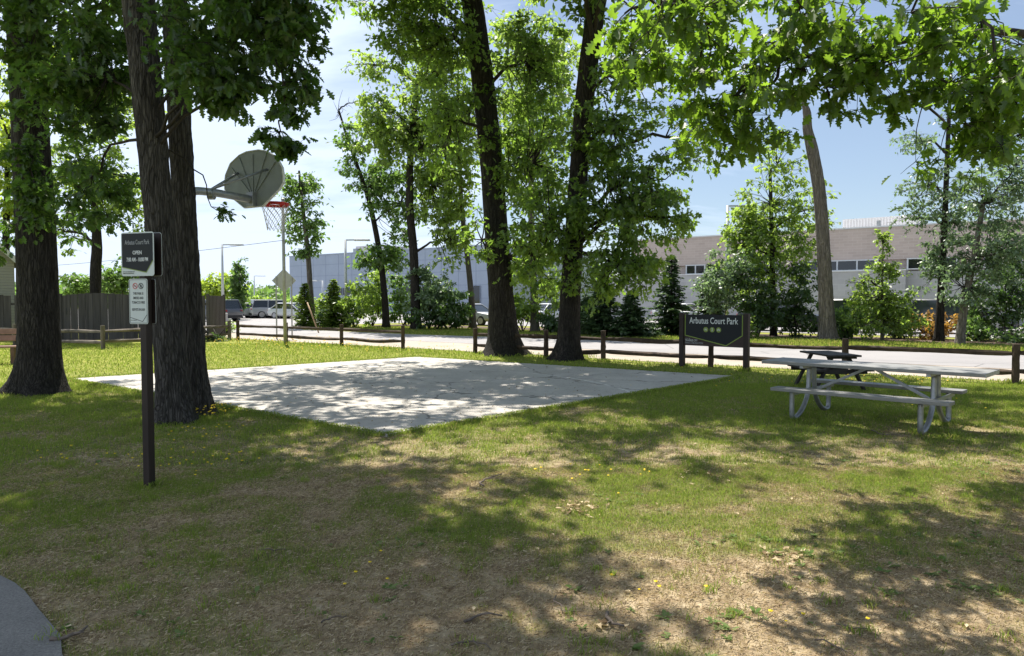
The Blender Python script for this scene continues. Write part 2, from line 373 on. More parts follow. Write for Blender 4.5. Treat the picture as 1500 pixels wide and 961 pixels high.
# clouds: noise on a plane high above
zc = wm('MAXIMUM', wm('ADD', sx.outputs[2], .12), .05)
cb = wn('ShaderNodeCombineXYZ'); nt.links.new(wm('DIVIDE', sx.outputs[0], zc), cb.inputs[0]); nt.links.new(wm('DIVIDE', sx.outputs[1], zc), cb.inputs[1])
mp = wn('ShaderNodeMapping'); mp.inputs['Scale'].default_value = (.55, 1.1, 1); mp.inputs['Rotation'].default_value = (0, 0, .4); mp.inputs['Location'].default_value = (1.7, .6, 0); nt.links.new(cb.outputs[0], mp.inputs[0])
ns = wn('ShaderNodeTexNoise'); ns.inputs['Scale'].default_value = 1.1; ns.inputs['Detail'].default_value = 8; ns.inputs['Roughness'].default_value = .6; ns.inputs['Distortion'].default_value = .6
nt.links.new(mp.outputs[0], ns.inputs['Vector'])
side = wm('MULTIPLY_ADD', sx.outputs[0], -.50, .05)
cl = wm('ADD', ns.outputs['Fac'], side)
rp = wn('ShaderNodeValToRGB'); rp.color_ramp.elements[0].position = .44; rp.color_ramp.elements[0].color = (.20, .20, .20, 1); rp.color_ramp.elements[1].position = .72; rp.color_ramp.elements[1].color = (.92, .92, .92, 1)
nt.links.new(cl, rp.inputs[0])
mx = wn('ShaderNodeMix', data_type='RGBA'); nt.links.new(rp.outputs[0], mx.inputs[0]); nt.links.new(sky.outputs[0], mx.inputs[6]); mx.inputs[7].default_value = (8.6, 9.9, 12.2, 1)
bg = wn('ShaderNodeBackground'); bg.inputs[1].default_value = .055; nt.links.new(mx.outputs[2], bg.inputs[0])
wo = wn('ShaderNodeOutputWorld'); nt.links.new(bg.outputs[0], wo.inputs[0])
sl = bpy.data.lights.new('sun', 'SUN'); sl.energy = 5.0; sl.angle = R(.5); sl.color = (1, .945, .86)
so = bpy.data.objects.new('sun', sl); COL.objects.link(so)
sd = Vector((math.sin(SUN_AZ) * math.cos(SUN_EL), math.cos(SUN_AZ) * math.cos(SUN_EL), math.sin(SUN_EL)))
so.rotation_euler = (-sd).to_track_quat('-Z', 'Y').to_euler(); so.location = sd * 60
SC.view_settings.view_transform = 'Standard'; SC.view_settings.look = 'None'; SC.view_settings.gamma = 1; SC.view_settings.exposure = 1.0
try: SC.view_settings.use_curve_mapping = False
except Exception: pass
SC.cycles.max_bounces = 6; SC.cycles.transmission_bounces = 4; SC.cycles.diffuse_bounces = 3; SC.cycles.transparent_max_bounces = 4

# ------------------------------------------------------------------ ground
COURT = [G(565, 640), G(1085, 553), G(612, 524), G(97, 557)]
COURT = [p * [1, 1, 0] for p in COURT]
def in_poly(x, y, poly):
    ins = np.zeros(np.shape(x), bool); n = len(poly)
    for i in range(n):
        x1, y1 = poly[i][:2]; x2, y2 = poly[(i + 1) % n][:2]
        c = ((y1 > y) != (y2 > y)) & (x < (x2 - x1) * (y - y1) / (y2 - y1 + 1e-12) + x1); ins ^= c
    return ins
def edge_dist(x, y, poly):
    d = np.full(np.shape(x), 1e9); n = len(poly)
    for i in range(n):
        a = np.array(poly[i][:2]); b = np.array(poly[(i + 1) % n][:2]); ab = b - a; L2 = ab @ ab
        t_ = np.clip(((x - a[0]) * ab[0] + (y - a[1]) * ab[1]) / L2, 0, 1)
        d = np.minimum(d, np.hypot(x - a[0] - t_ * ab[0], y - a[1] - t_ * ab[1]))
    return d
PATHC = [G(-300, 1400), G(-300, 800), G(-120, 815), G(-6, 842), G(22, 858), G(48, 884), G(70, 915), G(84, 965), G(108, 1100), G(120, 1400)]
PATHC = [p * [1, 1, 0] for p in PATHC]
BARE = [(G(540, 690), .55), (G(690, 640), .45), (G(640, 850), .8), (G(700, 930), .7), (G(960, 830), .7), (G(1010, 900), .9), (G(1180, 850), .6), (G(1300, 950), .7), (G(160, 755), .35), (G(390, 720), .35), (G(1040, 600), .25), (G(1190, 640), .25), (G(460, 900), .6)]
def lush(x, y):
    d = np.hypot(x, y)
    b = np.interp(d, [2, 4, 7, 10, 15, 24], [.035, .035, .045, .10, .22, .4])
    n = fbm(x + 31, y + 7, 5, .75) * .42 + fbm(x - 5, y + 3, 5, 3.4) * .38 + fbm(x + 2, y - 6, 3, 9.0) * .20
    for c, r in BARE: b = b - .065 * np.exp(-((x - c[0]) ** 2 + ((y - c[1]) * .8) ** 2) / (r * r))
    g = (n - .385 + b) / .26
    ed = edge_dist(x, y, COURT); g = g + .7 * np.exp(-(ed / .18) ** 2) * (x > -1.2)
    return np.clip(g, 0, 1)
def gz(x, y):
    d = np.hypot(x, y); f = np.clip((19 - d) / 6, 0, 1)
    e = np.clip((edge_dist(x, y, COURT) - .05) / .6, 0, 1) * ~in_poly(x, y, COURT)
    e = e * np.clip((edge_dist(x, y, PATHC)) / .3, 0, 1)
    return ((fbm(x, y, 4, 1.6) - .5) * .07 + (fbm(x + 9, y, 3, 7) - .5) * .022) * f * e
def axis(lo, hi, step, far, ratio=1.22):
    a = list(np.arange(lo, hi + 1e-6, step)); s = step; p = a[-1]; q = a[0]
    up = []; 
    while p < far: s *= ratio; p += s; up.append(p)
    s = step; dn = []
    while q > -far: s *= ratio; q -= s; dn.append(q)
    return np.array(dn[::-1] + a + up)
ax = axis(-9, 9, .06, 1800); ay = axis(2, 16, .06, 1800)
X, Y = np.meshgrid(ax, ay, indexing='ij'); Z = gz(X, Y)
nx, ny = X.shape; idx = np.arange(nx * ny).reshape(nx, ny)
q = np.stack([idx[:-1, :-1], idx[1:, :-1], idx[1:, 1:], idx[:-1, 1:]], -1).reshape(-1, 4)
me = mesh_np('ground', np.stack([X, Y, Z], -1).reshape(-1, 3), q.ravel(), np.arange(len(q)) * 4,
             {'lush': lush(X, Y).ravel(), 'far': np.clip((np.hypot(X, Y) - 9) / 14, 0, 1).ravel()}, True)
struct(link('ground', me, M['soil']))
def sheet(name, pts, mat, z, wob=0.0, step=.15, seed=3):
    pts = [np.array(p[:2], float) for p in pts]; out = []
    rg = np.random.default_rng(seed)
    for i, a in enumerate(pts):
        b = pts[(i + 1) % len(pts)]; L = np.linalg.norm(b - a); n = max(1, int(L / step)) if wob else 1
        nr = np.array([-(b - a)[1], (b - a)[0]]) / L
        for k in range(n):
            p = a + (b - a) * k / n
            out.append(p + nr * wob * (fbm(np.array(p[0] + seed), np.array(p[1]), 3, 1.8) - .5) * 2 if wob else p)
    mb = MB(); p = np.array(out); v = np.hstack([p, np.full((len(p), 1), z)]); lo = np.hstack([p, np.full((len(p), 1), min(-.1, z - .12))]); n = len(p)
    area = np.sum(p[:, 0] * np.roll(p[:, 1], -1) - p[:, 1] * np.roll(p[:, 0], -1)); 
    if area < 0: v = v[::-1]; lo = lo[::-1]
    mb.add(np.vstack([v, lo]), [tuple(range(n))] + [(i, n + i, n + (i + 1) % n, (i + 1) % n) for i in range(n)])
    return struct(obj(name, mb, mat))
sheet('basketball_court', COURT, M['court'], .035, .05)
sheet('path', PATHC, M['path'], .02, .06)
sheet('gravel_shoulder', [ST(-60, 17.65), ST(-14.5, 17.65), ST(60, 17.5), ST(60, 21.4), ST(-60, 21.2)], M['sand'], .006, .25, .5)
sheet('road', [ST(-150, 20.8), ST(80, 20.8), ST(80, 28.6), ST(0, 26.6), ST(-14, 25.6), ST(-24, 24.7), ST(-33, 25.0), ST(-38, 30), ST(-150, 30)], M['asphalt'], .012)
sheet('parking_lot', [ST(-150, 29), ST(-38, 29), ST(-37, 37), ST(80, 37), ST(80, 53), ST(-14, 53), ST(-14, 60.5), ST(-50, 60.5), ST(-50, 105), ST(-150, 105)], M['asphalt'], .016)
sheet('mulch_bed', [ST(-35, 31.0), ST(0, 30.9), ST(60, 32.0), ST(60, 35.5), ST(-35, 35)], M['mulch'], .008, .3, .5)

# ------------------------------------------------------------------ ground cover (stuff)
def scatter(n, ymin, ymax, lushp=None, seed=0, tmax=17.5):
    rg = np.random.default_rng(seed)
    y = np.sqrt(rg.random(n) * (ymax ** 2 - ymin ** 2) + ymin ** 2); x = (rg.random(n) * 2 - 1) * (.86 * y + 2.4)
    k = ~in_poly(x, y, COURT) & ~in_poly(x, y, PATHC) & ((x * .592 + y * .806) < tmax)
    k |= (edge_dist(x, y, COURT) < .05 * rg.random(n)) & ((x * .592 + y * .806) < tmax) & (x > -8)
    if lushp is not None:
        g = lush(x, y); k &= rg.random(n) < (lushp[0] + lushp[1] * g)
    x = x[k]; y = y[k]; return x, y, gz(x, y), rg
def blades(x, y, z, h, wd, rg, lean=.55, seg=2):
    n = len(x); a = rg.random(n) * 2 * PI; dx, dy = np.cos(a), np.sin(a)
    l = (lean * (.3 + rg.random(n))) * h; b = rg.random(n) * 2 * PI; lx, ly = np.cos(b) * l, np.sin(b) * l
    b0 = np.stack([x - dx * wd / 2, y - dy * wd / 2, z - .004], -1); b1 = np.stack([x + dx * wd / 2, y + dy * wd / 2, z - .004], -1)
    m0 = np.stack([x - dx * wd * .4 + lx * .35, y - dy * wd * .4 + ly * .35, z + h * .6], -1); m1 = np.stack([x + dx * wd * .4 + lx * .35, y + dy * wd * .4 + ly * .35, z + h * .6], -1)
    tp = np.stack([x + lx, y + ly, z + h * (1 - .25 * lean)], -1)
    v = np.stack([b0, b1, m1, m0, tp], 1).reshape(-1, 3)
    i = np.arange(n)[:, None] * 5
    lp = np.concatenate([i + 0, i + 1, i + 2, i + 3, i + 3, i + 2, i + 4], 1).ravel()
    st = (np.arange(n)[:, None] * 7 + np.array([0, 4])).ravel()
    return v, lp, st
def join(parts):
    V, L, S, A = [], [], [], []; nv = nl = 0
    for v, l, s, a in parts:
        V.append(v); L.append(l + nv); S.append(s + nl); A.append(a); nv += len(v); nl += len(l)
    return np.vstack(V), np.concatenate(L), np.concatenate(S), np.concatenate(A)
def grass_obj():
    parts = []
    for n, y0, y1, h0, wd, sd_, tm in ((600000, 2.6, 7, .026, .0030, 1, 17.5), (420000, 7, 14, .036, .0062, 2, 17.5), (150000, 14, 27, .042, .014, 3, 17.6), (40000, 20, 36, .085, .024, 4, 17.5)):
        x, y, z, rg = scatter(n, y0, y1, (.16, .84), sd_, tm)
        g = lush(x, y); nn = fbm(x, y, 3, 3.1); h = h0 * (.45 + .9 * rg.random(len(x))) * (.5 + .8 * g) * (.6 + .8 * nn)
        if y0 == 20:     # longer unmown growth along the street fence
            t_ = x * .592 + y * .806; k = (t_ > 15.6) & (rg.random(len(x)) < .8); x, y, z, h, g = x[k], y[k], z[k], h[k] * 1.0, g[k]
        v, l, s = blades(x, y, z, h, wd, rg); c = np.clip(rg.normal(.30 + .42 * g, .2, len(x)) + np.interp(y, [8, 18], [0, .08]), 0, 1)
        parts.append((v, l, s, np.repeat(c, 5)))
    # the verge across the street
    rg = np.random.default_rng(12); n = 90000; s_ = rg.uniform(-33, 45, n); t_ = rg.uniform(25.2, 31.6, n)
    lim = np.interp(s_, [-33, -24, -14, 0, 80], [25.0, 24.8, 25.7, 26.7, 28.7]); k = t_ > lim; s_, t_ = s_[k], t_[k]
    x = s_ * .806 + t_ * .592; y = -s_ * .592 + t_ * .806
    v, l, s = blades(x, y, np.zeros_like(x), .09 * (.5 + rg.random(len(x))), .03, rg); parts.append((v, l, s, np.repeat(np.clip(rg.normal(.62, .2, len(x)), 0, 1), 5)))
    # tufts of coarse grass in the foreground
    rg = np.random.default_rng(5)
    for k in range(2600):
        yy = math.sqrt(rg.uniform(3.0 ** 2, 12.5 ** 2)); xx = rg.uniform(-.78, .78) * yy
        if rg.random() > .25 + .9 * float(fbm(np.array(xx + 3.0), np.array(yy), 3, .9)) ** 1.5: continue
        if in_poly(np.array(xx), np.array(yy), COURT) or in_poly(np.array(xx), np.array(yy), PATHC): continue
        m = int(rg.integers(10, 40)); sp_ = rg.uniform(.015, .06); x = xx + rg.normal(0, sp_, m); y = yy + rg.normal(0, sp_, m)
        v, l, s = blades(x, y, gz(x, y), rg.uniform(.022, .070) * (.5 + .7 * rg.random(m)), .0046, rg, .9); parts.append((v, l, s, np.repeat(np.clip(rg.normal(rg.uniform(.5, .95), .12, m), 0, 1), 5)))
    rg = np.random.default_rng(16)      # ragged turf creeping over the slab edge
    for i in range(4):
        a, b = COURT[i], COURT[(i + 1) % 4]; n = 9000; u = rg.random(n); d_ = (b - a) / np.linalg.norm(b - a); q = a + (b - a) * u[:, None] + np.array([-d_[1], d_[0], 0]) * (rg.normal(0, .05, n) + .09 * (fbm(u * 14 + i * 7, u * 0 + 2.2, 4) - .45))[:, None]
        x, y = q[:, 0], q[:, 1]; v, l, s = blades(x, y, gz(x, y) + .02, .045 * (.4 + .9 * rg.random(n)), .004 + .0005 * y, rg, .9); parts.append((v, l, s, np.repeat(np.clip(rg.normal(.68, .2, n), 0, 1), 5)))
    rg = np.random.default_rng(6)
    for (px, py, rad, n, hh) in ((256, 618, .42, 900, .085), (292, 600, .34, 600, .09), (57, 572, .55, 900, .08), (738, 517, .65, 700, .1), (830, 523, .55, 700, .1), (219, 713, .08, 160, .07), (999, 537, .12, 120, .12), (1093, 544, .12, 120, .12), (1187, 617, .25, 240, .09), (1370, 637, .25, 240, .09), (884, 530, .12, 120, .12), (1490, 562, .15, 160, .12)):
        c = G(px, py); a = rg.random(n) * 6.28; r_ = rad * (.75 + .35 * np.abs(rg.normal(0, 1, n))); x = c[0] + r_ * np.cos(a); y = c[1] + r_ * np.sin(a)
        k = ~in_poly(x, y, COURT); x, y = x[k], y[k]; v, l, s = blades(x, y, gz(x, y), hh * (.4 + .8 * rg.random(len(x))), .006 + .0004 * c[1], rg, .7); parts.append((v, l, s, np.repeat(np.clip(rg.normal(.7, .2, len(x)), 0, 1), 5)))
    V, L, S, A = join(parts); struct(link('grass', mesh_np('grass', V, L, S, {'rnd': A}), M['grass']), 'stuff')
grass_obj()
def straw_obj():
    parts = []
    for n, y0, y1, ln, wd, sd_ in ((400000, 2.6, 7, .020, .0018, 21), (120000, 7, 13, .035, .005, 22)):
        x, y, z, rg = scatter(n, y0, y1, (.9, -.55), sd_); m = len(x); a = rg.random(m) * PI; L_ = ln * (.3 + rg.random(m)); dx, dy = np.cos(a) * L_ / 2, np.sin(a) * L_ / 2
        ex, ey = -np.sin(a) * wd / 2, np.cos(a) * wd / 2; up = rg.random(m) * .012; up2 = rg.random(m) * .014
        v = np.stack([np.stack([x - dx - ex, y - dy - ey, z + .003 + up], -1), np.stack([x + dx - ex, y + dy - ey, z + .003 + up2], -1), np.stack([x + dx + ex, y + dy + ey, z + .006 + up2], -1), np.stack([x - dx + ex, y - dy + ey, z + .006 + up], -1)], 1).reshape(-1, 3)
        parts.append((v, np.arange(4 * m), np.arange(m) * 4, np.repeat(np.clip(rg.normal(.45, .28, m), 0, 1), 4)))
    V, L, S, A = join(parts); struct(link('dry_thatch', mesh_np('dry_thatch', V, L, S, {'rnd': A}), M['straw']), 'stuff')
straw_obj()
def leafy(centres, nl, size, wd, mat, name, seed, tilt=.35):
    rg = np.random.default_rng(seed); parts = []
    for (cx, cy, sc) in centres:
        z0 = float(gz(np.array(cx), np.array(cy)))
        for k in range(int(nl * (.6 + .8 * rg.random()))):
            a = rg.random() * 6.28; L_ = size * sc * (.5 + .8 * rg.random()); d = np.array([math.cos(a), math.sin(a), tilt * (.3 + rg.random())]); n_ = np.array([-math.sin(a), math.cos(a), 0]) * wd * L_
            o_ = np.array([cx, cy, z0 + .005]); v = np.array([o_, o_ + d * L_ * .45 - n_, o_ + d * L_ * .7 - n_ * .95, o_ + d * L_ * [1, 1, .7], o_ + d * L_ * .7 + n_ * .95, o_ + d * L_ * .45 + n_])
            parts.append((v, np.arange(6), np.array([0]), np.full(6, rg.random())))
    V, L, S, A = join(parts); return struct(link(name, mesh_np(name, V, L, S, {'rnd': A}), mat), 'stuff')
rg = np.random.default_rng(31); cs = []
for (px, py, n, sp) in ((1250, 640, 14, .25), (1400, 790, 26, .3), (1390, 850, 26, .28), (1150, 815, 14, .22), (1090, 800, 12, .2), (910, 730, 10, .2), (1090, 915, 10, .15), (480, 900, 10, .3), (650, 780, 12, .5), (930, 900, 10, .3), (300, 690, 14, .5), (1330, 700, 12, .5), (1460, 690, 18, .25), (120, 690, 12, .5), (330, 890, 10, .4)):
    c = G(px, py)
    for k in range(n): cs.append((c[0] + rg.normal(0, sp), c[1] + rg.normal(0, sp), .6 + .8 * rg.random()))
for k in range(110):
    yy = math.sqrt(rg.uniform(3.3 ** 2, 11 ** 2)); xx = rg.uniform(-.75, .75) * yy
    if not in_poly(np.array(xx), np.array(yy), COURT) and not in_poly(np.array(xx), np.array(yy), PATHC): cs.append((xx, yy, .4 + .6 * rg.random()))
leafy(cs, 8, .040, .2, M['weed'], 'low_weeds', 8)
# yellow flowers: tiny open blooms on short stems
def flowers():
    rg = np.random.default_rng(41); mb = MB(); spots = []
    for (px, py, n, sp, h) in ((312, 612, 60, .22, .14), (270, 680, 26, .35, .07), (180, 675, 18, .5, .06), (300, 640, 18, .3, .08), (460, 505, 90, 2.0, .1), (540, 512, 50, 1.4, .09), (380, 500, 70, 1.8, .1), (1330, 560, 30, .8, .05), (910, 700, 7, .3, .04), (970, 865, 5, .12, .04), (1210, 560, 20, .7, .05), (1000, 550, 20, 1.2, .06), (860, 690, 8, .3, .04), (1350, 590, 12, .5, .05), (560, 840, 5, .2, .03), (1160, 905, 4, .12, .03)):
        c = G(px, py)
        for k in range(n): spots.append((c[0] + rg.normal(0, sp), c[1] + rg.normal(0, sp * .7), h * (.5 + rg.random())))
    for x, y, h in spots:
        if in_poly(np.array(x), np.array(y), COURT): continue
        z = float(gz(np.array(x), np.array(y))) + h; r = .006 + .006 * rg.random() + .0008 * y; a0 = rg.random() * 6
        pts = [(x + r * math.cos(a0 + k * PI / 3) * (1 if k % 2 else .7), y + r * math.sin(a0 + k * PI / 3) * (1 if k % 2 else .7), z + .3 * r * (k % 2)) for k in range(6)]
        mb.add(pts + [(x, y, z + r * .6), (x, y, z - r * .4)], [(k, (k + 1) % 6, 6) for k in range(6)] + [((k + 1) % 6, k, 7) for k in range(6)])
    return struct(obj('yellow_wildflowers', mb, M['yellow_flower']), 'stuff')
flowers()
def litter():
    rg = np.random.default_rng(51); parts = []
    cen = [(G(845, 745), .10, 40), (G(1025, 695), .14, 26), (G(1145, 670), .08, 14), (G(1140, 818), .08, 22), (G(900, 915), .05, 10)]
    pos = [(c[0] + rg.normal(0, sp), c[1] + rg.normal(0, sp), .6 + .5 * rg.random()) for c, sp, n in cen for _ in range(n)]
    for k in range(1900):
        yy = math.sqrt(rg.uniform(2.9 ** 2, 13 ** 2)); pos.append((rg.uniform(-.78, .78) * yy, yy, .18 + .55 * rg.random() ** 2))
    for k in range(190):   # blown on to the court
        u, v_ = rg.random(2); p = (COURT[0] * (1 - u) + COURT[1] * u) * (1 - v_) + (COURT[3] * (1 - u) + COURT[2] * u) * v_; pos.append((p[0], p[1], .5 + .4 * rg.random()))
    for x, y, s in pos:
        L_ = .062 * s; a = rg.random() * 6.28; d = np.array([math.cos(a), math.sin(a), 0]); n_ = np.array([-d[1], d[0], 0]) * .3; z = float(gz(np.array(x), np.array(y))) + .012
        if in_poly(np.array(x), np.array(y), COURT): z = .041
        o_ = np.array([x, y, z]); u = np.array([0, 0, 1.0]); c_ = rg.uniform(.05, .3, 4)
        v = np.array([o_, o_ + (d * .4 - n_ + u * c_[0]) * L_, o_ + (d * .75 - n_ * .6 + u * c_[1]) * L_, o_ + (d + u * c_[2] * 1.2) * L_, o_ + (d * .75 + n_ * .6 + u * c_[3]) * L_, o_ + (d * .4 + n_ + u * c_[0]) * L_, o_ + d * .5 * L_])
        parts.append((v, np.array([0, 1, 6, 1, 2, 3, 6, 6, 3, 4, 5, 0, 6, 5]), np.array([0, 3, 7, 11]), np.full(7, rg.random())))
    V, L, S, A = join(parts); return struct(link('fallen_leaves', mesh_np('fallen_leaves', V, L, S, {'rnd': A}), M['straw']), 'stuff')
litter()
# fallen sticks, each its own thing
STICKS = [((680, 915), (735, 905), .010, 'curved dead stick lying at the bottom edge of the bare patch'), ((815, 875), (870, 908), .006, 'thin straight twig on the sunny bare ground in front'), ((705, 716), (735, 700), .012, 'short dark stick below the near corner of the court'),
          ((1190, 942), (1265, 975), .006, 'long thin twig at the bottom right of the lawn'), ((75, 945), (128, 925), .014, 'dark bark stick beside the asphalt path'), ((380, 812), (420, 806), .007, 'dark twig in the shaded lawn left of centre'),
          ((660, 952), (720, 958), .007, 'half buried twig along the bottom edge of the photo'), ((1225, 918), (1270, 925), .006, 'slender twig beside the big patch of shade'), ((1275, 632), (1320, 640), .012, 'pale stick lying under the picnic table'), ((470, 915), (508, 905), .007, 'small dark twig in the left shade near the path'), ((890, 905), (912, 925), .014, 'stubby grey piece of bark standing in the lawn')]
for a, b, r, lab in STICKS:
    A_, B_ = G(*a), G(*b); L_ = np.linalg.norm(B_ - A_); nr = np.cross((B_ - A_) / L_, [0, 0, 1]); rg = np.random.default_rng(int(a[0]))
    u = np.linspace(0, 1, 7); pts = A_ + (B_ - A_) * u[:, None] + nr * (rg.normal(0, .05, 7) + .18 * np.sin(u * PI) * rg.choice([-1, 1]))[:, None] * L_; pts[:, 2] = gz(pts[:, 0], pts[:, 1]) + r * 1.1 + .004 + np.abs(rg.normal(0, .006, 7))
    r *= .75; mb = MB(); mb.tube(pts, r * np.linspace(1, .5, 7), 6)
    k = 3; mb.tube(np.array([pts[k], pts[k] + (pts[k + 1] - pts[k]) * .9 + nr * L_ * .16 + [0, 0, .01], pts[k] + (pts[k + 1] - pts[k]) * 1.3 + nr * L_ * .22 + [0, 0, .012]]), [r * .6, r * .4, r * .25], 5)
    tag(obj('fallen_stick', mb, M['twig'], smooth=True), lab, 'stick', 'sticks fallen on the lawn')

# ------------------------------------------------------------------ trees
def leaf_template(lvl):
    if lvl == 2:
        side = [(.13, .06), (.24, .23), (.33, .11), (.48, .36), (.57, .15), (.72, .33), (.80, .13), (.91, .16)]
    elif lvl == 1:
        side = [(.25, .26), (.40, .13), (.62, .36), (.76, .14)]
    else:
        return np.array([[0, 0, 0], [.5, .30, .05], [1, 0, -.06], [.5, -.30, .05]]), [(0, 1, 2), (0, 2, 3)]
    n = len(side)
    v = [(0, 0, 0)] + [(t_, w_, .25 * w_ - .12 * t_ * t_) for t_, w_ in side] + [(1, 0, -.14)] + [(t_, -w_, .25 * w_ - .12 * t_ * t_) for t_, w_ in side[::-1]]
    f = [tuple([0] + list(range(1, n + 1)) + [n + 1])[::-1], tuple([0, n + 1] + list(range(n + 2, 2 * n + 2)))[::-1]]
    return np.array(v), f
def make_leaves(pos, axis_, nrm, size, lvl, rnd):
    tv, tf = leaf_template(lvl); k = len(tv); n = len(pos)
    a = axis_ / (np.linalg.norm(axis_, axis=1)[:, None] + 1e-9)
    s = np.cross(nrm, a); s /= np.linalg.norm(s, axis=1)[:, None] + 1e-9; u = np.cross(a, s)
    v = pos[:, None, :] + size[:, None, None] * (tv[None, :, 0:1] * a[:, None, :] + tv[None, :, 1:2] * s[:, None, :] + tv[None, :, 2:3] * u[:, None, :])
    fl = np.concatenate([np.array(f) for f in tf]); st = np.cumsum([0] + [len(f) for f in tf])[:-1]; nl = len(fl)
    L = (np.arange(n)[:, None] * k + fl[None, :]).ravel(); S = (np.arange(n)[:, None] * nl + st[None, :]).ravel()
    return v.reshape(-1, 3), L, S, np.repeat(rnd, k)
def grow(trunk_pts, trunk_r, envs, rg, br=.05, seg=6, zmin=1.5):
    """envs: dicts c, r, clumps, leaves, cr, size, lvl -> branch tubes, leaf arrays"""
    tp = np.asarray(trunk_pts); mb = MB(); parts = []
    for e in envs:
        c = np.array(e['c'], float); r = np.array(e['r'], float); hd = None
        # limb from the trunk to this part of the crown
        if e.get('limb', True):
            dist = np.hypot(tp[:, 0] - c[0], tp[:, 1] - c[1]) ; want = c[2] - .45 * dist
            if 'from' in e: p0 = np.array(e['from'], float); i0 = None
            else:
                i0 = int(np.argmin(np.abs(tp[:, 2] - np.clip(want, max(zmin, tp[0, 2]), tp[-1, 2])))); p0 = tp[i0]
            rr = e.get('br', br); mid = (p0 + c) / 2 + np.array([0, 0, .12 * np.linalg.norm(c - p0)]) + rg.normal(0, .06, 3) * np.linalg.norm(c - p0)
            path = smooth_path([p0, mid, c], 10); path[1:-1] += rg.normal(0, .03, (8, 3)); mb.tube(path, np.linspace(rr, rr * .4, 10), seg + 2)
        else: path = np.array([c + [0, 0, -.5 * r[2]], c]); rr = br
        for k in range(e['clumps']):
            d = rg.normal(0, 1, 3); d /= np.linalg.norm(d); q = c + d * r * (rg.random() ** .45)
            if q[2] < e.get('floor', -9): continue
            j = int(np.argmin(np.linalg.norm(path - q, axis=1))); s0 = path[max(0, j - 1)]
            m_ = (s0 + q) / 2 + rg.normal(0, .08, 3) * np.linalg.norm(q - s0); tw = smooth_path([s0, m_, q], 5)
            mb.tube(tw, np.linspace(rr * .32, rr * .10, 5), 4, False)
            if e['leaves'] == 0: continue
            nL = max(3, int(e['leaves'] * (.5 + rg.random()))); cr = e['cr'] * (.6 + .8 * rg.random())
            off = rg.normal(0, 1, (nL, 3)); off *= (cr * rg.random(nL) ** .5 / np.linalg.norm(off, axis=1))[:, None]; off[:, 2] *= .6
            # pull leaves towards a few shoots so they stand in sprays
            sh = rg.normal(0, 1, (5, 3)); sh /= np.linalg.norm(sh, axis=1)[:, None]; sh[:, 2] = sh[:, 2] * .5 - .15; pick = rg.integers(0, 5, nL); tt = rg.random(nL)
            off = off * .55 + sh[pick] * (tt * cr * 1.1)[:, None]
            for s_ in sh: mb.tube(np.array([q, q + s_ * cr * .6, q + s_ * cr * 1.1 + [0, 0, -.05 * cr]]), [rr * .09 + .002, rr * .06 + .0015, .0015], 3, False)
            ax_ = sh[pick] * .7 + rg.normal(0, .65, (nL, 3)); ax_[:, 2] -= e.get('droop', .45)
            nm = rg.normal(0, .55, (nL, 3)) + [0, 0, 1.0]
            sz = e['size'] * (.65 + .6 * rg.random(nL)); rn = np.clip(rg.normal(.3 + .4 * rg.random(), .18, nL), 0, 1)
            parts.append(make_leaves(q + off, ax_, nm, sz, e.get('lvl', 0), rn))
    return mb, parts
def tree(name, label, cat, trunk_px, Y, envs, leafmat, barkmat, group=None, seed=0, seg=20, ridge=0.0, flare=.6, br=.05, rings=40, extra_trunks=(), top=None, zmin=1.5):
    """trunk_px: list of (px, py, width_px) from base upwards at depth Y; ends above the frame if top given"""
    rg = np.random.default_rng(seed)
    def tk(pxs, Yd):
        pts = [P(a, b, Yd) for a, b, _ in pxs]; rs = [w_ / 2 * Yd / F for _, _, w_ in pxs]
        pts[0][2] = -.05
        return pts, rs
    pts, rs = tk(trunk_px, Y)
    if top: 
        for (dx, dy, z, rr) in top: pts.append(np.array([pts[-1][0] + dx, pts[-1][1] + dy, z])); rs.append(rr)
    path = smooth_path(pts, rings); rad = np.interp(np.linspace(0, len(rs) - 1, rings), range(len(rs)), rs)
    root = thing(name, label, cat, (pts[0][0], pts[0][1], 0), group)
    mb = MB(); v, f = tube(path, rad, seg, True, ridge, flare, seed); mb.add(v, f)
    obj('trunk', mb, barkmat, root, smooth=True)
    for (pp, Yd, tp_) in extra_trunks:
        p2, r2 = tk(pp, Yd)
        for (dx, dy, z, rr) in tp_: p2.append(np.array([p2[-1][0] + dx, p2[-1][1] + dy, z])); r2.append(rr)
        pth = smooth_path(p2, rings); rd = np.interp(np.linspace(0, len(r2) - 1, rings), range(len(r2)), r2)
        mb = MB(); v, f = tube(pth, rd, seg, True, ridge, flare, seed + 5); mb.add(v, f); obj('trunk', mb, barkmat, root, smooth=True)
    bm, parts = grow(path, rad, envs, rg, br, 6, zmin)
    if bm.n: obj('branches', bm, M['bark_thin'], root, smooth=True)
    if parts:
        V, L, S, A = join(parts); me = mesh_np('crown', V - wloc(root), L, S, {'rnd': A}); link('crown', me, leafmat, root)
    return root
def E(px, py, rx, ry, Y, clumps, leaves, cr, size, lvl=0, dep=None, **kw):
    """crown region given by where it stands (depth Y) and its size in pixels at that depth"""
    c = P(px, py, Y); s = Y / F; return dict(c=c, r=(rx * s, dep if dep else max(rx, ry) * s * .9, ry * s), clumps=clumps, leaves=leaves, cr=cr, size=size, lvl=lvl, **kw)
def EW(x, y, z, rx, ry, rz, clumps, leaves, cr, size, lvl=0, **kw):
    return dict(c=(x, y, z), r=(rx, ry, rz), clumps=clumps, leaves=leaves, cr=cr, size=size, lvl=lvl, **kw)

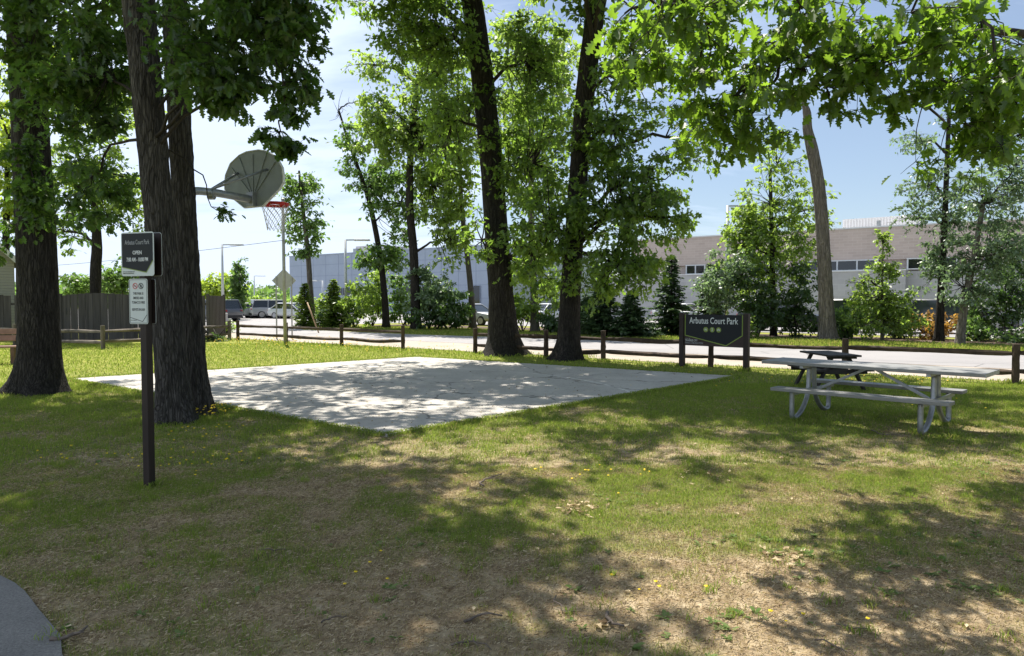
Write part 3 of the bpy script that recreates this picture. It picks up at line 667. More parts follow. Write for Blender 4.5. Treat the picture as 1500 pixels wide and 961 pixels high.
# --- the near oaks
tree('oak_tree', 'thick double stemmed oak with the park hours sign post in front of it', 'tree',
     [(258, 626, 50), (253, 560, 45), (247, 480, 43), (236, 350, 40), (224, 220, 41), (211, 80, 43), (203, 0, 44)], 9.5,
     [E(385, 20, 80, 62, 8.4, 46, 38, .24, .13, 2, .9, droop=.6), E(440, 50, 24, 60, 8.3, 10, 26, .16, .125, 2, .4, droop=.8), E(455, 130, 20, 40, 8.3, 5, 20, .13, .12, 2, .3, droop=.8), E(335, 115, 55, 45, 8.6, 24, 38, .26, .135, 2, .8, droop=.6), E(418, 125, 30, 55, 8.2, 12, 30, .2, .13, 2, .4, droop=.8, br=.022, **{'from': P(390, 50, 8.4)}), E(408, 200, 32, 22, 8.2, 8, 24, .14, .12, 2, .25, droop=.8, br=.016, **{'from': P(418, 130, 8.2)}),
      E(300, 60, 50, 90, 9.2, 24, 40, .3, .135, 2, .8), E(318, 308, 24, 12, 10.9, 3, 20, .13, .10, 2, .3, br=.014), E(140, 120, 60, 120, 10.6, 56, 42, .3, .14, 2, 1.0), E(130, 270, 55, 60, 11, 20, 34, .25, .13, 2, .8),
      EW(-3.1, 8.2, 7.6, 1.9, 1.9, 1.4, 44, 55, .5, .2, 1, br=.09), EW(-6.6, 6.6, 9.6, 2.8, 2.6, 1.4, 60, 56, .6, .24, 0, br=.1), EW(-2.9, 5.6, 9.0, 2.3, 2.2, 1.2, 46, 56, .6, .24, 0, br=.1), EW(-5.0, 9.0, 10.5, 4.0, 4.0, 2.6, 110, 60, .6, .24, 0, br=.12), EW(-4.0, 10.2, 11.5, 2.0, 2.4, 2.4, 50, 55, .6, .24, 0, br=.12), EW(-5.2, 9.6, 15, 2.7, 2.7, 2.2, 54, 60, .6, .26, 0, br=.1)],  # unseen crown overhead; its nearest regions added to darken the foreground
     M['oak_dark'], M['bark'], None, 11, 56, .014, .45, .026, 110,
     [([(289, 596, 40), (283, 520, 34), (276, 400, 32), (267, 250, 32), (260, 120, 31), (256, 0, 31)], 10.2, [(.1, .2, 8, .19), (.5, .5, 13, .09)])], [(-.1, .0, 8, .24), (-.3, .2, 12, .16), (-.2, .1, 16, .06)], 3.7)
tree('oak_tree', 'dark broad oak with a flared foot near the left edge beside the bench', 'tree',
     [(57, 578, 72), (58, 520, 58), (56, 440, 55), (52, 330, 53), (45, 200, 50), (38, 60, 48), (36, 0, 47)], 12.7,
     [E(45, 80, 50, 110, 12.0, 34, 40, .32, .15, 2, .6), E(45, 250, 30, 80, 12.0, 17, 34, .25, .14, 2, .3), E(95, 320, 40, 40, 12.8, 10, 34, .28, .14, 2, .8), E(10, 330, 20, 60, 12.6, 8, 30, .28, .14, 2, .6), E(130, 40, 70, 60, 13.6, 26, 40, .35, .15, 1, 1.2),
      EW(-8.4, 12.4, 9, 3.8, 3.8, 2.0, 90, 60, .6, .24, 0, br=.12), EW(-6.4, 13.5, 12, 3.4, 3.4, 2.2, 80, 60, .6, .25, 0, br=.12), EW(-8.3, 18.2, 11.2, 2.8, 2.6, 1.5, 44, 36, .55, .22, 0, br=.1), EW(-6.6, 21.0, 12.2, 2.6, 2.4, 1.4, 36, 36, .55, .22, 0, br=.08), EW(-5.2, 15.6, 10.8, 2.8, 2.6, 1.6, 46, 42, .55, .22, 0, br=.1), EW(-9.5, 12.4, 13.5, 3.4, 3.4, 2.4, 60, 60, .6, .26, 0, br=.1)],  # unseen upper crown; the regions reaching back were added to shade the court
     M['oak_dark'], M['bark_dark'], None, 12, 48, .014, .42, .03, 90, (), [(-.2, .1, 9, .26), (-.3, .2, 13, .14)], 2.6)
tree('oak_tree', 'straight tall oak by the fence, left of the two behind the court', 'tree',
     [(738, 521, 58), (737, 490, 45), (734, 430, 36), (727, 340, 34), (720, 240, 33), (706, 110, 32), (691, 0, 30)], 21.4,
     [E(640, 60, 70, 60, 20.5, 46, 46, .5, .17, 1, 1.6), E(590, 20, 60, 40, 20.5, 22, 46, .5, .17, 1, 1.4), E(655, 180, 45, 70, 20.8, 24, 40, .45, .17, 1, 1.2), E(775, 90, 60, 80, 21, 48, 44, .5, .17, 1, 1.4), E(785, 240, 55, 90, 21, 48, 44, .45, .17, 1, 1.2),
      E(706, 350, 24, 50, 20.7, 9, 34, .35, .16, 1, .4), E(715, 200, 20, 60, 20.7, 5, 24, .3, .15, 1, .3), E(780, 370, 45, 60, 20.8, 28, 40, .42, .17, 1, 1.0),
      EW(-4.2, 22.6, 12.0, 2.6, 2.4, 1.6, 44, 36, .6, .22, 0, br=.1), EW(-4.6, 19.6, 11.2, 2.8, 2.6, 1.6, 52, 42, .6, .22, 0, br=.1), EW(-2.6, 20.5, 12.5, 3.4, 3.4, 2.0, 70, 50, .7, .26, 0, br=.12), EW(1.2, 21.5, 13.5, 3.2, 3.2, 2.4, 70, 50, .7, .26, 0, br=.12), EW(-.8, 20.6, 16.5, 3.6, 3.6, 2.4, 70, 50, .7, .28, 0, br=.12)],  # mostly unseen upper boughs; the leftmost were added to dapple the court
     M['oak_mid'], M['bark_dark'], None, 13, 44, .016, .35, .07, 90, (), [(-.5, .0, 13, .22), (-.4, .1, 17.5, .08)], 3.0)
tree('oak_tree', 'leaning oak right of the tall straight one, with low drooping leafy boughs', 'tree',
     [(830, 528, 46), (833, 495, 34), (835, 440, 31), (841, 350, 29), (848, 250, 28), (858, 130, 29), (875, 0, 27)], 19.7,
     [E(915, 300, 85, 55, 18.6, 64, 46, .45, .165, 1, 1.3, droop=.7), E(905, 390, 60, 50, 18.4, 38, 46, .42, .165, 1, 1.1, droop=.7), E(960, 260, 40, 40, 18.6, 12, 40, .4, .165, 1, .8, droop=.7), E(900, 190, 60, 70, 19, 38, 44, .45, .165, 1, 1.2), E(800, 330, 45, 80, 19, 36, 44, .42, .165, 1, 1.0), E(985, 325, 26, 40, 18.2, 9, 36, .35, .16, 1, .5, droop=.8),
      E(848, 190, 22, 40, 19, 6, 28, .3, .16, 1, .4), E(930, 100, 55, 70, 19, 30, 40, .45, .165, 1, 1.0), E(845, 400, 22, 30, 18.9, 6, 30, .3, .16, 1, .4), E(1010, 200, 26, 60, 18.6, 8, 36, .4, .16, 1, .6),
      EW(-.6, 14.2, 11.4, 2.3, 1.9, 1.0, 30, 34, .5, .2, 0, br=.07), EW(1.9, 14.4, 11.2, 2.0, 1.9, 1.0, 22, 34, .5, .2, 0, br=.07), EW(3.2, 20.2, 12.5, 2.6, 2.4, 1.6, 40, 40, .6, .22, 0, br=.09), EW(3.4, 18.4, 10.8, 3.4, 3.4, 1.8, 60, 50, .7, .26, 0, br=.12), EW(.6, 18.8, 12.5, 3.0, 3.0, 2.2, 60, 50, .7, .26, 0, br=.12), EW(3.2, 19.4, 15, 3.6, 3.6, 2.6, 70, 50, .7, .28, 0, br=.12)],  # unseen upper boughs; those reaching toward the camera added for shade on the grass
     M['oak_mid'], M['bark_dark'], None, 14, 40, .016, .4, .07, 90, (), [(.5, .1, 13, .2), (.6, .1, 17, .07)], 3.0)
# --- the oak whose boughs hang into the top right
def over_oak():
    root = thing('oak_tree', 'oak whose bright large leaved boughs hang in at the top right', 'tree', (8.2, 8.4, 0))
    pts = [(8.2, 8.4, -.05), (8.15, 8.4, 1.5), (8.1, 8.3, 4), (8.0, 8.2, 7), (7.6, 8.0, 10), (7.5, 8, 13)]
    path = smooth_path(pts, 50); rad = np.interp(np.linspace(0, 5, 50), range(6), [.40, .33, .3, .26, .18, .06]); mb = MB(); v, f = tube(path, rad, 32, True, .012, .4, 15); mb.add(v, f); obj('trunk', mb, M['bark'], root, smooth=True)
    rg = np.random.default_rng(15); B = MB(); parts = []
    limbs = [([(8.1, 8.3, 3.7), (6.0, 7.4, 4.3), (4.0, 6.7, 4.1), (2.4, 6.2, 3.75)], .07), ([(8.1, 8.3, 4.3), (5.6, 6.4, 4.7), (3.4, 5.4, 4.4), (1.2, 5.0, 3.75)], .075), ([(8.1, 8.3, 3.4), (6.4, 6.8, 3.5), (4.8, 5.9, 3.3)], .05)]
    fr = []
    for pl, r in limbs:
        pp = smooth_path(pl, 16); pp[1:-1] += rg.normal(0, .025, (14, 3)); B.tube(pp, np.linspace(r, r * .25, 16), 8); fr.append(pp)
    def near(px, py, Y):
        q = P(px, py, Y); a = min((np.linalg.norm(p - q), tuple(p)) for pp in fr for p in pp); return a[1]
    S2 = .112
    spec = [(915, 20, 45, 30, 5.2, 5), (960, 60, 45, 40, 5.4, 10), (1040, 40, 60, 45, 5.4, 15), (1020, 110, 50, 50, 5.8, 15), (1075, 140, 50, 55, 6.0, 15), (1090, 200, 40, 28, 6.2, 9), (1030, 195, 35, 30, 6.4, 7), (1140, 60, 50, 50, 5.8, 16), (1180, 105, 40, 36, 6.0, 9), (1215, 140, 30, 25, 6.0, 5),
            (1240, 40, 60, 50, 5.8, 17), (1290, 110, 50, 34, 5.8, 11), (1230, 110, 40, 40, 6.0, 10), (1340, 50, 60, 50, 5.6, 17), (1390, 130, 50, 50, 5.6, 16), (1450, 60, 60, 60, 5.6, 18), (1440, 180, 50, 45, 5.6, 14), (1490, 200, 40, 60, 5.8, 10), (1400, 205, 35, 25, 5.8, 6), (1170, 15, 60, 30, 5.4, 10), (990, 10, 50, 25, 5.2, 7), (1470, 130, 40, 40, 5.2, 8)]
    envs = []
    for px, py, rx, ry, Y, n in spec: envs.append(E(px, py, rx * 1.15, ry * 1.1, Y, int(n * .9), 19, .165, S2, 2, .8, br=.018, droop=.75, **{'from': near(px, py, Y)}))
    envs += [EW(3.7, 8.3, 6.1, 1.4, 1.2, .7, 30, 34, .4, .2, 1, br=.07), EW(2.1, 7.8, 5.8, 1.1, .9, .55, 22, 32, .4, .2, 1, br=.06), EW(8.4, 8.6, 9, 3.2, 3.2, 2, 60, 50, .6, .24, 0, br=.1), EW(7.6, 8.2, 12.5, 2.8, 2.8, 2, 50, 50, .6, .25, 0, br=.1)]  # unseen upper crown; lower regions placed to cast the bottom right shadow
    bm, parts = grow(path, rad, envs, rg, .05, 6, 3); B.add(np.vstack(bm.v), bm.f)
    obj('branches', B, M['bark_thin'], root, smooth=True); V, L, S, A = join(parts); link('crown', mesh_np('crown', V - wloc(root), L, S, {'rnd': A}), M['oak_shade_bright'], root)
over_oak()

# --- broken bare trunk across the street
tree('dead_tree', 'bare grey trunk with a snapped crooked top across the street', 'tree',
     [(1213, 499, 25), (1210, 440, 20), (1206, 360, 18), (1200, 280, 17), (1190, 220, 16), (1183, 190, 13), (1182, 165, 11), (1174, 142, 4)], 29.6, [], None, M['bark_grey'], None, 16, 24, .01, .35, .03, 60)
# --- trees across the street
T2 = 'trees across the street'
def ft(label, trunk, Y, envs, leaf, bark='bark_grey', seed=0, name='street_tree', top=None, br=.05, **kw):
    for e in envs: e['clumps'] = int(e['clumps'] * 1.55) + 1
    return tree(name, label, 'tree', trunk, Y, envs, M[leaf], M[bark], T2, seed, 12, .0, .3, br, 24, (), top, 1.5)
ft('slim tree with a sparse crown on a bare pale trunk, right of the diamond sign', [(459, 480, 10), (455, 430, 8), (451, 370, 7), (443, 300, 5), (438, 250, 3)], 44, [E(442, 275, 25, 38, 44, 26, 26, .5, .27), E(430, 325, 16, 35, 44, 13, 26, .5, .27), E(460, 335, 16, 40, 44, 13, 26, .5, .27), E(450, 370, 16, 14, 44, 7, 24, .45, .26)], 'far_leaf', seed=21)
ft('dark leaning tree with dead twigs at its tip, left of the lamp tree line', [(566, 482, 11), (563, 430, 9), (556, 370, 8), (542, 300, 7), (526, 250, 5), (508, 200, 4), (496, 160, 2)], 42, [E(550, 270, 40, 50, 42, 34, 30, .55, .28), E(590, 300, 30, 60, 42, 30, 30, .55, .28), E(570, 370, 34, 28, 42, 22, 30, .5, .27), E(518, 222, 26, 44, 42, 24, 26, .45, .26), E(535, 380, 22, 20, 42, 8, 26, .45, .26), E(494, 165, 16, 40, 42, 5, 0, .4, .2, br=.06), E(520, 150, 18, 30, 42, 4, 0, .4, .2, br=.05)], 'far_leaf', 'bark_dark', 22, br=.06)
ft('tall full tree with the highest crown left of the straight oak', [(610, 482, 16), (608, 430, 13), (606, 370, 12), (600, 300, 11), (602, 220, 9), (612, 120, 6)], 40, [E(605, 190, 70, 70, 40, 66, 32, .6, .28), E(640, 110, 60, 60, 40, 50, 32, .6, .28), E(560, 180, 45, 50, 40, 34, 30, .55, .28), E(640, 270, 50, 60, 40, 46, 32, .55, .28), E(545, 95, 35, 22, 40, 12, 26, .5, .27), E(660, 350, 30, 45, 40, 22, 30, .5, .27), E(655, 200, 50, 60, 40, 34, 30, .5, .27)], 'light_leaf', 'bark_dark', 23, br=.08)
ft('thin pale trunk leaning left just beside the straight oak', [(693, 484, 12), (690, 430, 9), (684, 370, 8), (676, 300, 7), (672, 200, 5), (670, 120, 3)], 41, [E(690, 200, 50, 80, 41, 42, 30, .55, .28), E(665, 300, 30, 60, 41, 26, 30, .5, .27), E(745, 150, 40, 100, 41, 36, 30, .55, .28)], 'light_leaf', seed=24)
ft('grey trunk seen between the two oaks behind the court', [(783, 488, 14), (783, 450, 11), (780, 380, 10), (778, 300, 8), (780, 180, 5)], 37, [E(785, 230, 60, 120, 37, 66, 32, .55, .27), E(770, 390, 45, 45, 37, 26, 30, .5, .26), E(820, 120, 50, 100, 37, 44, 32, .55, .27), E(760, 60, 70, 60, 37, 40, 30, .55, .27)], 'light_leaf', seed=25)
ft('tall open tree rising behind the park name sign', [(1133, 496, 9), (1132, 420, 8), (1130, 330, 6), (1128, 250, 4)], 33, [E(1130, 300, 55, 60, 33, 34, 30, .45, .21), E(1140, 240, 40, 50, 33, 18, 26, .42, .2), E(1095, 330, 32, 40, 33, 22, 30, .42, .21), E(1170, 350, 40, 60, 33, 24, 30, .45, .21), E(1200, 300, 24, 40, 33, 8, 24, .4, .2), E(1120, 400, 60, 45, 33, 34, 32, .45, .21), E(1085, 360, 34, 50, 33, 22, 30, .42, .2), E(1120, 340, 50, 50, 33, 26, 30, .42, .2)], 'light_leaf', 'bark_dark', 26)
ft('tall airy tree with a straight dark stem toward the right edge', [(1375, 502, 13), (1378, 440, 10), (1383, 340, 8), (1388, 220, 6), (1394, 80, 3)], 28.6, [E(1345, 205, 28, 24, 28.6, 11, 22, .36, .16), E(1360, 270, 50, 40, 28.6, 26, 24, .38, .16), E(1345, 320, 36, 26, 28.6, 11, 24, .36, .16), E(1400, 330, 34, 50, 28.6, 20, 24, .38, .16), E(1370, 390, 40, 40, 28.6, 18, 28, .38, .17), E(1392, 150, 24, 50, 28.6, 5, 14, .34, .15)], 'grey_leaf', 'bark_dark', 27)
ft('tree with a trunk leaning right and a dark dense crown at the right edge', [(1406, 507, 13), (1412, 450, 11), (1426, 380, 9), (1440, 300, 6)], 26.4, [E(1450, 290, 60, 50, 26.4, 46, 30, .4, .16), E(1450, 370, 60, 50, 26.4, 46, 32, .4, .16), E(1410, 420, 40, 40, 26.4, 18, 30, .38, .16), E(1490, 240, 40, 50, 26.4, 24, 30, .4, .16)], 'grey_leaf', 'bark_grey', 28)
ft('young bright green tree with a pointed leader in front of the brick building', [(1292, 502, 5), (1292, 460, 4), (1292, 400, 3), (1294, 345, 1.5)], 28.8, [E(1293, 355, 9, 28, 28.8, 10, 22, .2, .14), E(1293, 395, 24, 22, 28.8, 20, 24, .28, .15), E(1290, 438, 46, 22, 28.8, 38, 28, .32, .16), E(1292, 468, 55, 22, 28.8, 40, 28, .32, .16), E(1262, 412, 14, 8, 28.8, 4, 18, .22, .14)], 'light_leaf', 'bark_grey', 29, 'young_tree')
# --- trees behind the board fence and in the lot
ft('many limbed tree with a forked dark trunk behind the board fence', [(138, 440, 15), (140, 400, 15), (142, 360, 14), (138, 300, 9), (122, 250, 6), (100, 190, 3)], 31, [E(150, 250, 60, 60, 31, 40, 30, .5, .22), E(100, 260, 40, 60, 31, 24, 28, .5, .22), E(190, 300, 40, 36, 31, 20, 28, .45, .22), E(90, 340, 30, 26, 31, 9, 24, .4, .2), E(150, 150, 80, 60, 31, 50, 30, .5, .22)], 'light_leaf', 'bark_dark', 30, br=.08)
ft('bright lime green tree above the house roof at the left edge', [(8, 470, 12), (8, 400, 10), (10, 300, 8), (12, 200, 5)], 36, [E(10, 230, 45, 90, 36, 60, 32, .55, .26), E(40, 320, 40, 40, 36, 22, 28, .5, .25), E(-30, 120, 60, 80, 36, 40, 30, .55, .26), E(90, 120, 50, 60, 36, 30, 30, .55, .26)], 'lime_leaf', 'bark_dark', 31)
ft('tree with a yellow green crown beyond the end of the board fence', [(318, 468, 6), (318, 450, 5), (318, 420, 4)], 62, [E(318, 418, 40, 16, 62, 40, 30, .7, .36), E(300, 425, 20, 12, 62, 12, 30, .7, .36)], 'lime_leaf', 'bark_grey', 32)
ft('narrow upright poplar in the car park beside the first lamp', [(350, 468, 3), (350, 440, 3), (350, 385, 1.5)], 60, [E(350, 392, 4, 16, 60, 8, 30, .35, .3), E(350, 415, 8, 22, 60, 20, 30, .45, .3), E(350, 438, 9, 14, 60, 14, 30, .45, .3)], 'far_leaf', 'bark_grey', 33)
for i, (px, py, rx, ry, lab) in enumerate(((372, 445, 16, 14, 'small round tree behind the parked cars left of the diamond sign'), (398, 448, 16, 11, 'low bushy tree behind the cars beside the diamond sign'), (440, 446, 16, 14, 'small tree behind the white car right of the diamond sign'), (345, 452, 12, 8, 'low tree behind the cars next to the board fence end'))):
    ft(lab, [(px, 470, 2.5), (px, 455, 2.5), (px, 445, 2)], 78, [E(px, py, rx, ry, 78, 26, 26, .6, .38)], 'light_leaf', 'bark_grey', 40 + i, 'small_tree')
ft('leafy tree seen over the board fence between the two left oaks', [(180, 440, 6), (180, 420, 6), (180, 405, 4)], 40, [E(175, 410, 40, 20, 40, 34, 28, .5, .26), E(120, 415, 30, 18, 40, 20, 28, .5, .26), E(210, 385, 30, 28, 40, 18, 26, .5, .26)], 'far_leaf', 'bark_grey', 45)
# --- shrubs along the far bed
def shrub(label, px, py, rx, ry, Y, leaf, seed, clumps=30, leaves=34, size=.16, name='shrub', group='shrubs in the bed across the street', extra=()):
    rg = np.random.default_rng(seed); b = P(px, py, Y); b[2] = 0
    root = thing(name, label, 'shrub', b, group); base = np.array([[b[0], b[1], 0.0], [b[0], b[1], .5 * (P(px, py, Y)[2])]])
    envs = [E(px, py, rx, ry, Y, clumps, leaves, .36, size, 0, br=.03)] + [E(*a[:4], Y, a[4], leaves, .36, size, 0, br=.03) for a in extra]
    sm = MB()
    for k in range(5):
        a = rg.random() * 6.28; q = b + np.array([math.cos(a) * .5, math.sin(a) * .4, max(.5, P(px, py, Y)[2] * .9)]); sm.tube(np.array([b + rg.normal(0, .05, 3) * [1, 1, 0], (b + q) / 2 + rg.normal(0, .06, 3), q]), [.035, .025, .012], 5)
    bm, parts = grow(base, None, envs, rg, .03, 5, .1); sm.add(np.vstack(bm.v), bm.f)
    obj('stems', sm, M['bark_thin'], root, smooth=True); V, L, S, A = join(parts)
    V[:, 2] = np.maximum(V[:, 2], .02); link('foliage', mesh_np('foliage', V - wloc(root), L, S, {'rnd': A}), M[leaf], root); return root
SH = [('bright green shrub at the left end of the bed beside the pole stay', 520, 452, 34, 26, 42, 'light_leaf', 44, ((540, 420, 28, 22, 20),)),
      ('loose light green shrub tree between the tall lamp and the dark leaning tree', 545, 440, 24, 30, 45, 'light_leaf', 40, ((560, 410, 20, 22, 16),)),
      ('bushy green shrub behind the dark leaning tree', 592, 448, 26, 26, 46, 'far_leaf', 36, ((580, 415, 20, 20, 14),)),
      ('leafy green shrub right of the slim bare trunked tree', 470, 450, 16, 22, 46, 'light_leaf', 24, ()),
      ('large pale flowering shrub under the tall full tree', 628, 428, 48, 40, 40.5, 'grey_leaf', 80, ((610, 395, 24, 20, 14),)),
      ('dark rounded shrub at the foot of the pale flowering one', 640, 462, 50, 16, 39.5, 'shrub_leaf', 44, ()),
      ('low rounded green shrub next to the lamp post base', 478, 466, 12, 10, 43, 'shrub_leaf', 16, ()),
      ('dark shrub left of the straight oak behind the street', 668, 448, 22, 28, 40, 'far_leaf', 26, ()),
      ('light green shrub showing between the two oaks', 765, 452, 32, 24, 37, 'light_leaf', 34, ((805, 430, 24, 30, 16),)),
      ('low dark shrub right of the trunk between the oaks', 808, 472, 24, 12, 36, 'shrub_leaf', 18, ()),
      ('pale leaved shrub behind the top left corner of the name sign', 1050, 425, 32, 34, 31.5, 'grey_leaf', 56, ((1070, 385, 30, 26, 22),)),
      ('tall dark shrub behind the right post of the name sign', 1110, 450, 34, 44, 31.5, 'shrub_leaf', 70, ((1085, 400, 34, 34, 26),)),
      ('dense dark shrub just left of the bare snapped trunk', 1165, 450, 32, 44, 32, 'shrub_leaf', 64, ((1180, 410, 26, 30, 18),)),
      ('green shrub right of the bare snapped trunk', 1240, 468, 30, 24, 30.5, 'far_leaf', 40, ()),
      ('dark low shrub behind the young bright tree', 1318, 474, 30, 20, 30.5, 'shrub_leaf', 36, ()),
      ('orange leaved shrub beside the straight dark stem', 1370, 476, 34, 24, 29.8, 'orange_leaf', 26, ()),
      ('dark hedge like shrub at the right edge of the bed', 1475, 440, 44, 60, 29.5, 'shrub_leaf', 110, ((1440, 460, 24, 40, 24), (1490, 370, 36, 50, 34))),
      ('mid green shrub right of the leaning trunk', 1428, 480, 18, 22, 28.6, 'far_leaf', 24, ()),
      ('small green shrub below the right post of the name sign', 1092, 480, 14, 14, 30, 'light_leaf', 12, ()),
      ('low rounded shrub at the very right of the bed', 1490, 490, 24, 14, 27.6, 'shrub_leaf', 20, ())]
for i, (lab, px, py, rx, ry, Y, lf, nc, ex) in enumerate(SH):
    shrub(lab, px, py, rx, ry, Y, lf, 60 + i, nc, 34, {True: .23, False: .17}[Y > 35], extra=ex)
shrub('pinkish green bush in front of the end of the board fence', 332, 478, 7, 9, 36, 'light_leaf', 88, 12, 26, .16, group='bushes by the left fences')
shrub('dark ivy like growth on the foot of the board fence end', 316, 497, 12, 5, 28.5, 'shrub_leaf', 89, 10, 26, .12, group='bushes by the left fences')
# --- conifers
def conifer(label, px, pbase, ptop, halfw, Y, leaf, seed):
    rg = np.random.default_rng(seed); b = P(px, pbase, Y); b[2] = 0; top = P(px, ptop, Y)[2]; hw = halfw * Y / F
    root = thing('spruce_tree', label, 'tree', b, 'conifers across the street')
    mb = MB(); mb.tube(smooth_path([b, b + [0, 0, top * .5], b + [.02, 0, top]], 10), np.linspace(.09, .01, 10), 8); obj('trunk', mb, M['bark_dark'], root, smooth=True)
    parts = []; bm = MB(); n = int(95 + top * 12)
    for k in range(n):
        u = (k + rg.random()) / n; z = .12 + u * (top - .15); L_ = 1.2 * hw * (1 - u) ** .75 * (.5 + .65 * rg.random()) + .10; a = k * 2.399 + rg.normal(0, .3)
        d = np.array([math.cos(a), math.sin(a), 0]); tip = b + d * L_ + [0, 0, z - .28 * L_ + .12 * L_ * L_]; p0 = b + [0, 0, z]; mid = (p0 + tip) / 2 + [0, 0, -.08 * L_]
        pth = smooth_path([p0, mid, tip], 6); bm.tube(pth, np.linspace(.018, .005, 6), 4, False)
        m = int(14 + 40 * L_); t_ = rg.random(m) ** .7; q = p0 + (tip - p0) * t_[:, None]; q[:, 2] += -.32 * L_ * t_ * (1 - t_)
        sdv = np.cross(d, [0, 0, 1]); sg = rg.choice([-1, 1], m); ax_ = d * .75 + sdv * (sg * .75)[:, None] + rg.normal(0, .25, (m, 3)); ax_[:, 2] -= .12
        parts.append(make_leaves(q, ax_, rg.normal(0, .4, (m, 3)) + [0, 0, 1], (.12 + .16 * L_ * (1.1 - t_)) * (.7 + .6 * rg.random(m)), 0, np.clip(rg.normal(.3 + .4 * t_, .2), 0, 1)))
    obj('branches', bm, M['bark_thin'], root, smooth=True); V, L, S, A = join(parts); V[:, 2] = np.maximum(V[:, 2], .03); link('needles', mesh_np('needles', V - wloc(root), L, S, {'rnd': A}), M[leaf], root)
for i, a in enumerate((('dark spruce right of the leaning oak', 884, 492, 398, 36, 32.5, 'needle'), ('broad low spruce between the fence post and the name sign', 925, 492, 425, 34, 31.5, 'needle'), ('tall spruce reaching above the left post of the name sign', 983, 492, 372, 34, 33, 'needle'), ('dark spruce mostly hidden behind the name sign', 1040, 490, 385, 32, 34.5, 'needle'),
                       ('small pale conifer left of the leaning stake', 447, 480, 414, 15, 43, 'needle_light'), ('pointed pale conifer left of the tall lamp', 489, 478, 408, 20, 42, 'needle_light'), ('dark spruce by the first fence post right of the oaks', 858, 488, 430, 22, 34, 'needle'))):
    conifer(*a, 120 + i)
# --- distant wooded skyline
def skyline():
    rg = np.random.default_rng(77); parts = []
    for k in range(900):
        a = rg.uniform(-.75, .75); d = rg.uniform(150, 230); x, y = math.sin(a) * d, math.cos(a) * d; h = 3.0 + 5.0 * fbm(np.array(a * 9.0), np.array(1.5), 3) ; n = 26
        q = np.stack([x + rg.normal(0, 2.2, n), y + rg.normal(0, 2.2, n), rg.random(n) * h], -1)
        parts.append(make_leaves(q, rg.normal(0, 1, (n, 3)), rg.normal(0, .6, (n, 3)) + [0, 0, 1], rg.uniform(.9, 1.8, n), 0, rg.random(n)))
    V, L, S, A = join(parts); V[:, 2] = np.maximum(V[:, 2], 0.05); struct(link('distant_woods', mesh_np('distant_woods', V, L, S, {'rnd': A}), M['far_leaf']), 'stuff')
skyline()

# ------------------------------------------------------------------ split rail fences
def rail_fence(label, pts, matp, matr, group, skip=()):
    root = thing('split_rail_fence', label, 'fence', (*pts[0][:2], 0), group); rg = np.random.default_rng(int(abs(pts[0][0]) * 100))
    for p in pts:
        mb = MB(); h = .80 + rg.normal(0, .015); hs = .062; sec = []
        zs = np.linspace(-.05, h, 9); 
        for i, z in enumerate(zs):
            s_ = hs * (1 + rg.normal(0, .04)); a0 = math.atan2(DR[1], DR[0])
            for k in range(8):
                a = a0 + PI / 8 + k * PI / 4; sec.append([p[0] + s_ * 1.12 * math.cos(a) + rg.normal(0, .003), p[1] + s_ * 1.12 * math.sin(a) + rg.normal(0, .003), z])
        f = [(i * 8 + k, i * 8 + (k + 1) % 8, (i + 1) * 8 + (k + 1) % 8, (i + 1) * 8 + k) for i in range(8) for k in range(8)]; f += [tuple(range(8))[::-1], tuple(range(64, 72))]
        mb.add(sec, f); obj('post', mb, matp, root)
    for i in range(len(pts) - 1):
        if i in skip: continue
        a, b = np.array(pts[i], float), np.array(pts[i + 1], float); d = (b - a) / np.linalg.norm(b - a); nr = np.cross(d, [0, 0, 1])
        for z in (.60, .25):
            m = 15; u = np.linspace(0, 1, m); c = a[None] * (1 - u[:, None]) + b[None] * u[:, None]; c = c * [1, 1, 0] + [0, 0, 1] * (z + rg.normal(0, .012) + .012 * np.sin(u * PI * rg.uniform(1, 3)) - .015 * np.sin(u * PI))[:, None]
            ph = rg.random(7) * 6; v = []
            for j in range(m):
                tp_ = .6 + .4 * min(1, min(u[j], 1 - u[j]) * 12)
                for k in range(7):
                    an = k * 2 * PI / 7 + .3; rr = (1 + .22 * math.sin(ph[k] + 5 * u[j]) + rg.normal(0, .05)) * tp_
                    v.append(c[j] + nr * .042 * rr * math.cos(an) + np.array([0, 0, 1]) * .055 * rr * math.sin(an))
            f = [(j * 7 + k, j * 7 + (k + 1) % 7, (j + 1) * 7 + (k + 1) % 7, (j + 1) * 7 + k) for j in range(m - 1) for k in range(7)] + [tuple(range(7))[::-1], tuple(range((m - 1) * 7, m * 7))]
            mb = MB(); mb.add(v, f); obj('rail', mb, matr, root)
    return root
def on_fence(px):
    k = (px - CX) / F; Yd = 17.1 / (.592 * k + .806); return np.array([k * Yd, Yd, 0])
rail_fence('brown split rail fence along the street left of the opening', [on_fence(px) for px in (348, 419, 500, 590)], M['weathered_dark'], M['weathered_dark'], 'split rail fences')
rp = [on_fence(px) for px in (696, 800, 884, 1042, 1239, 1490)]; rp.append(rp[-1] + DR * 3.0)
rail_fence('brown split rail fence along the street from the oaks to the right edge', rp, M['weathered_dark'], M['weathered_dark'], 'split rail fences')
a0 = on_fence(348); rail_fence('grey split rail fence in front of the board fence at the left', [a0 + [-.25, -.25, 0], np.array([-12.55, 26.8, 0]), np.array([-13.85, 24.0, 0]), np.array([-17.95, 25.6, 0]), np.array([-22, 27.0, 0])], M['weathered'], M['weathered'], 'split rail fences')
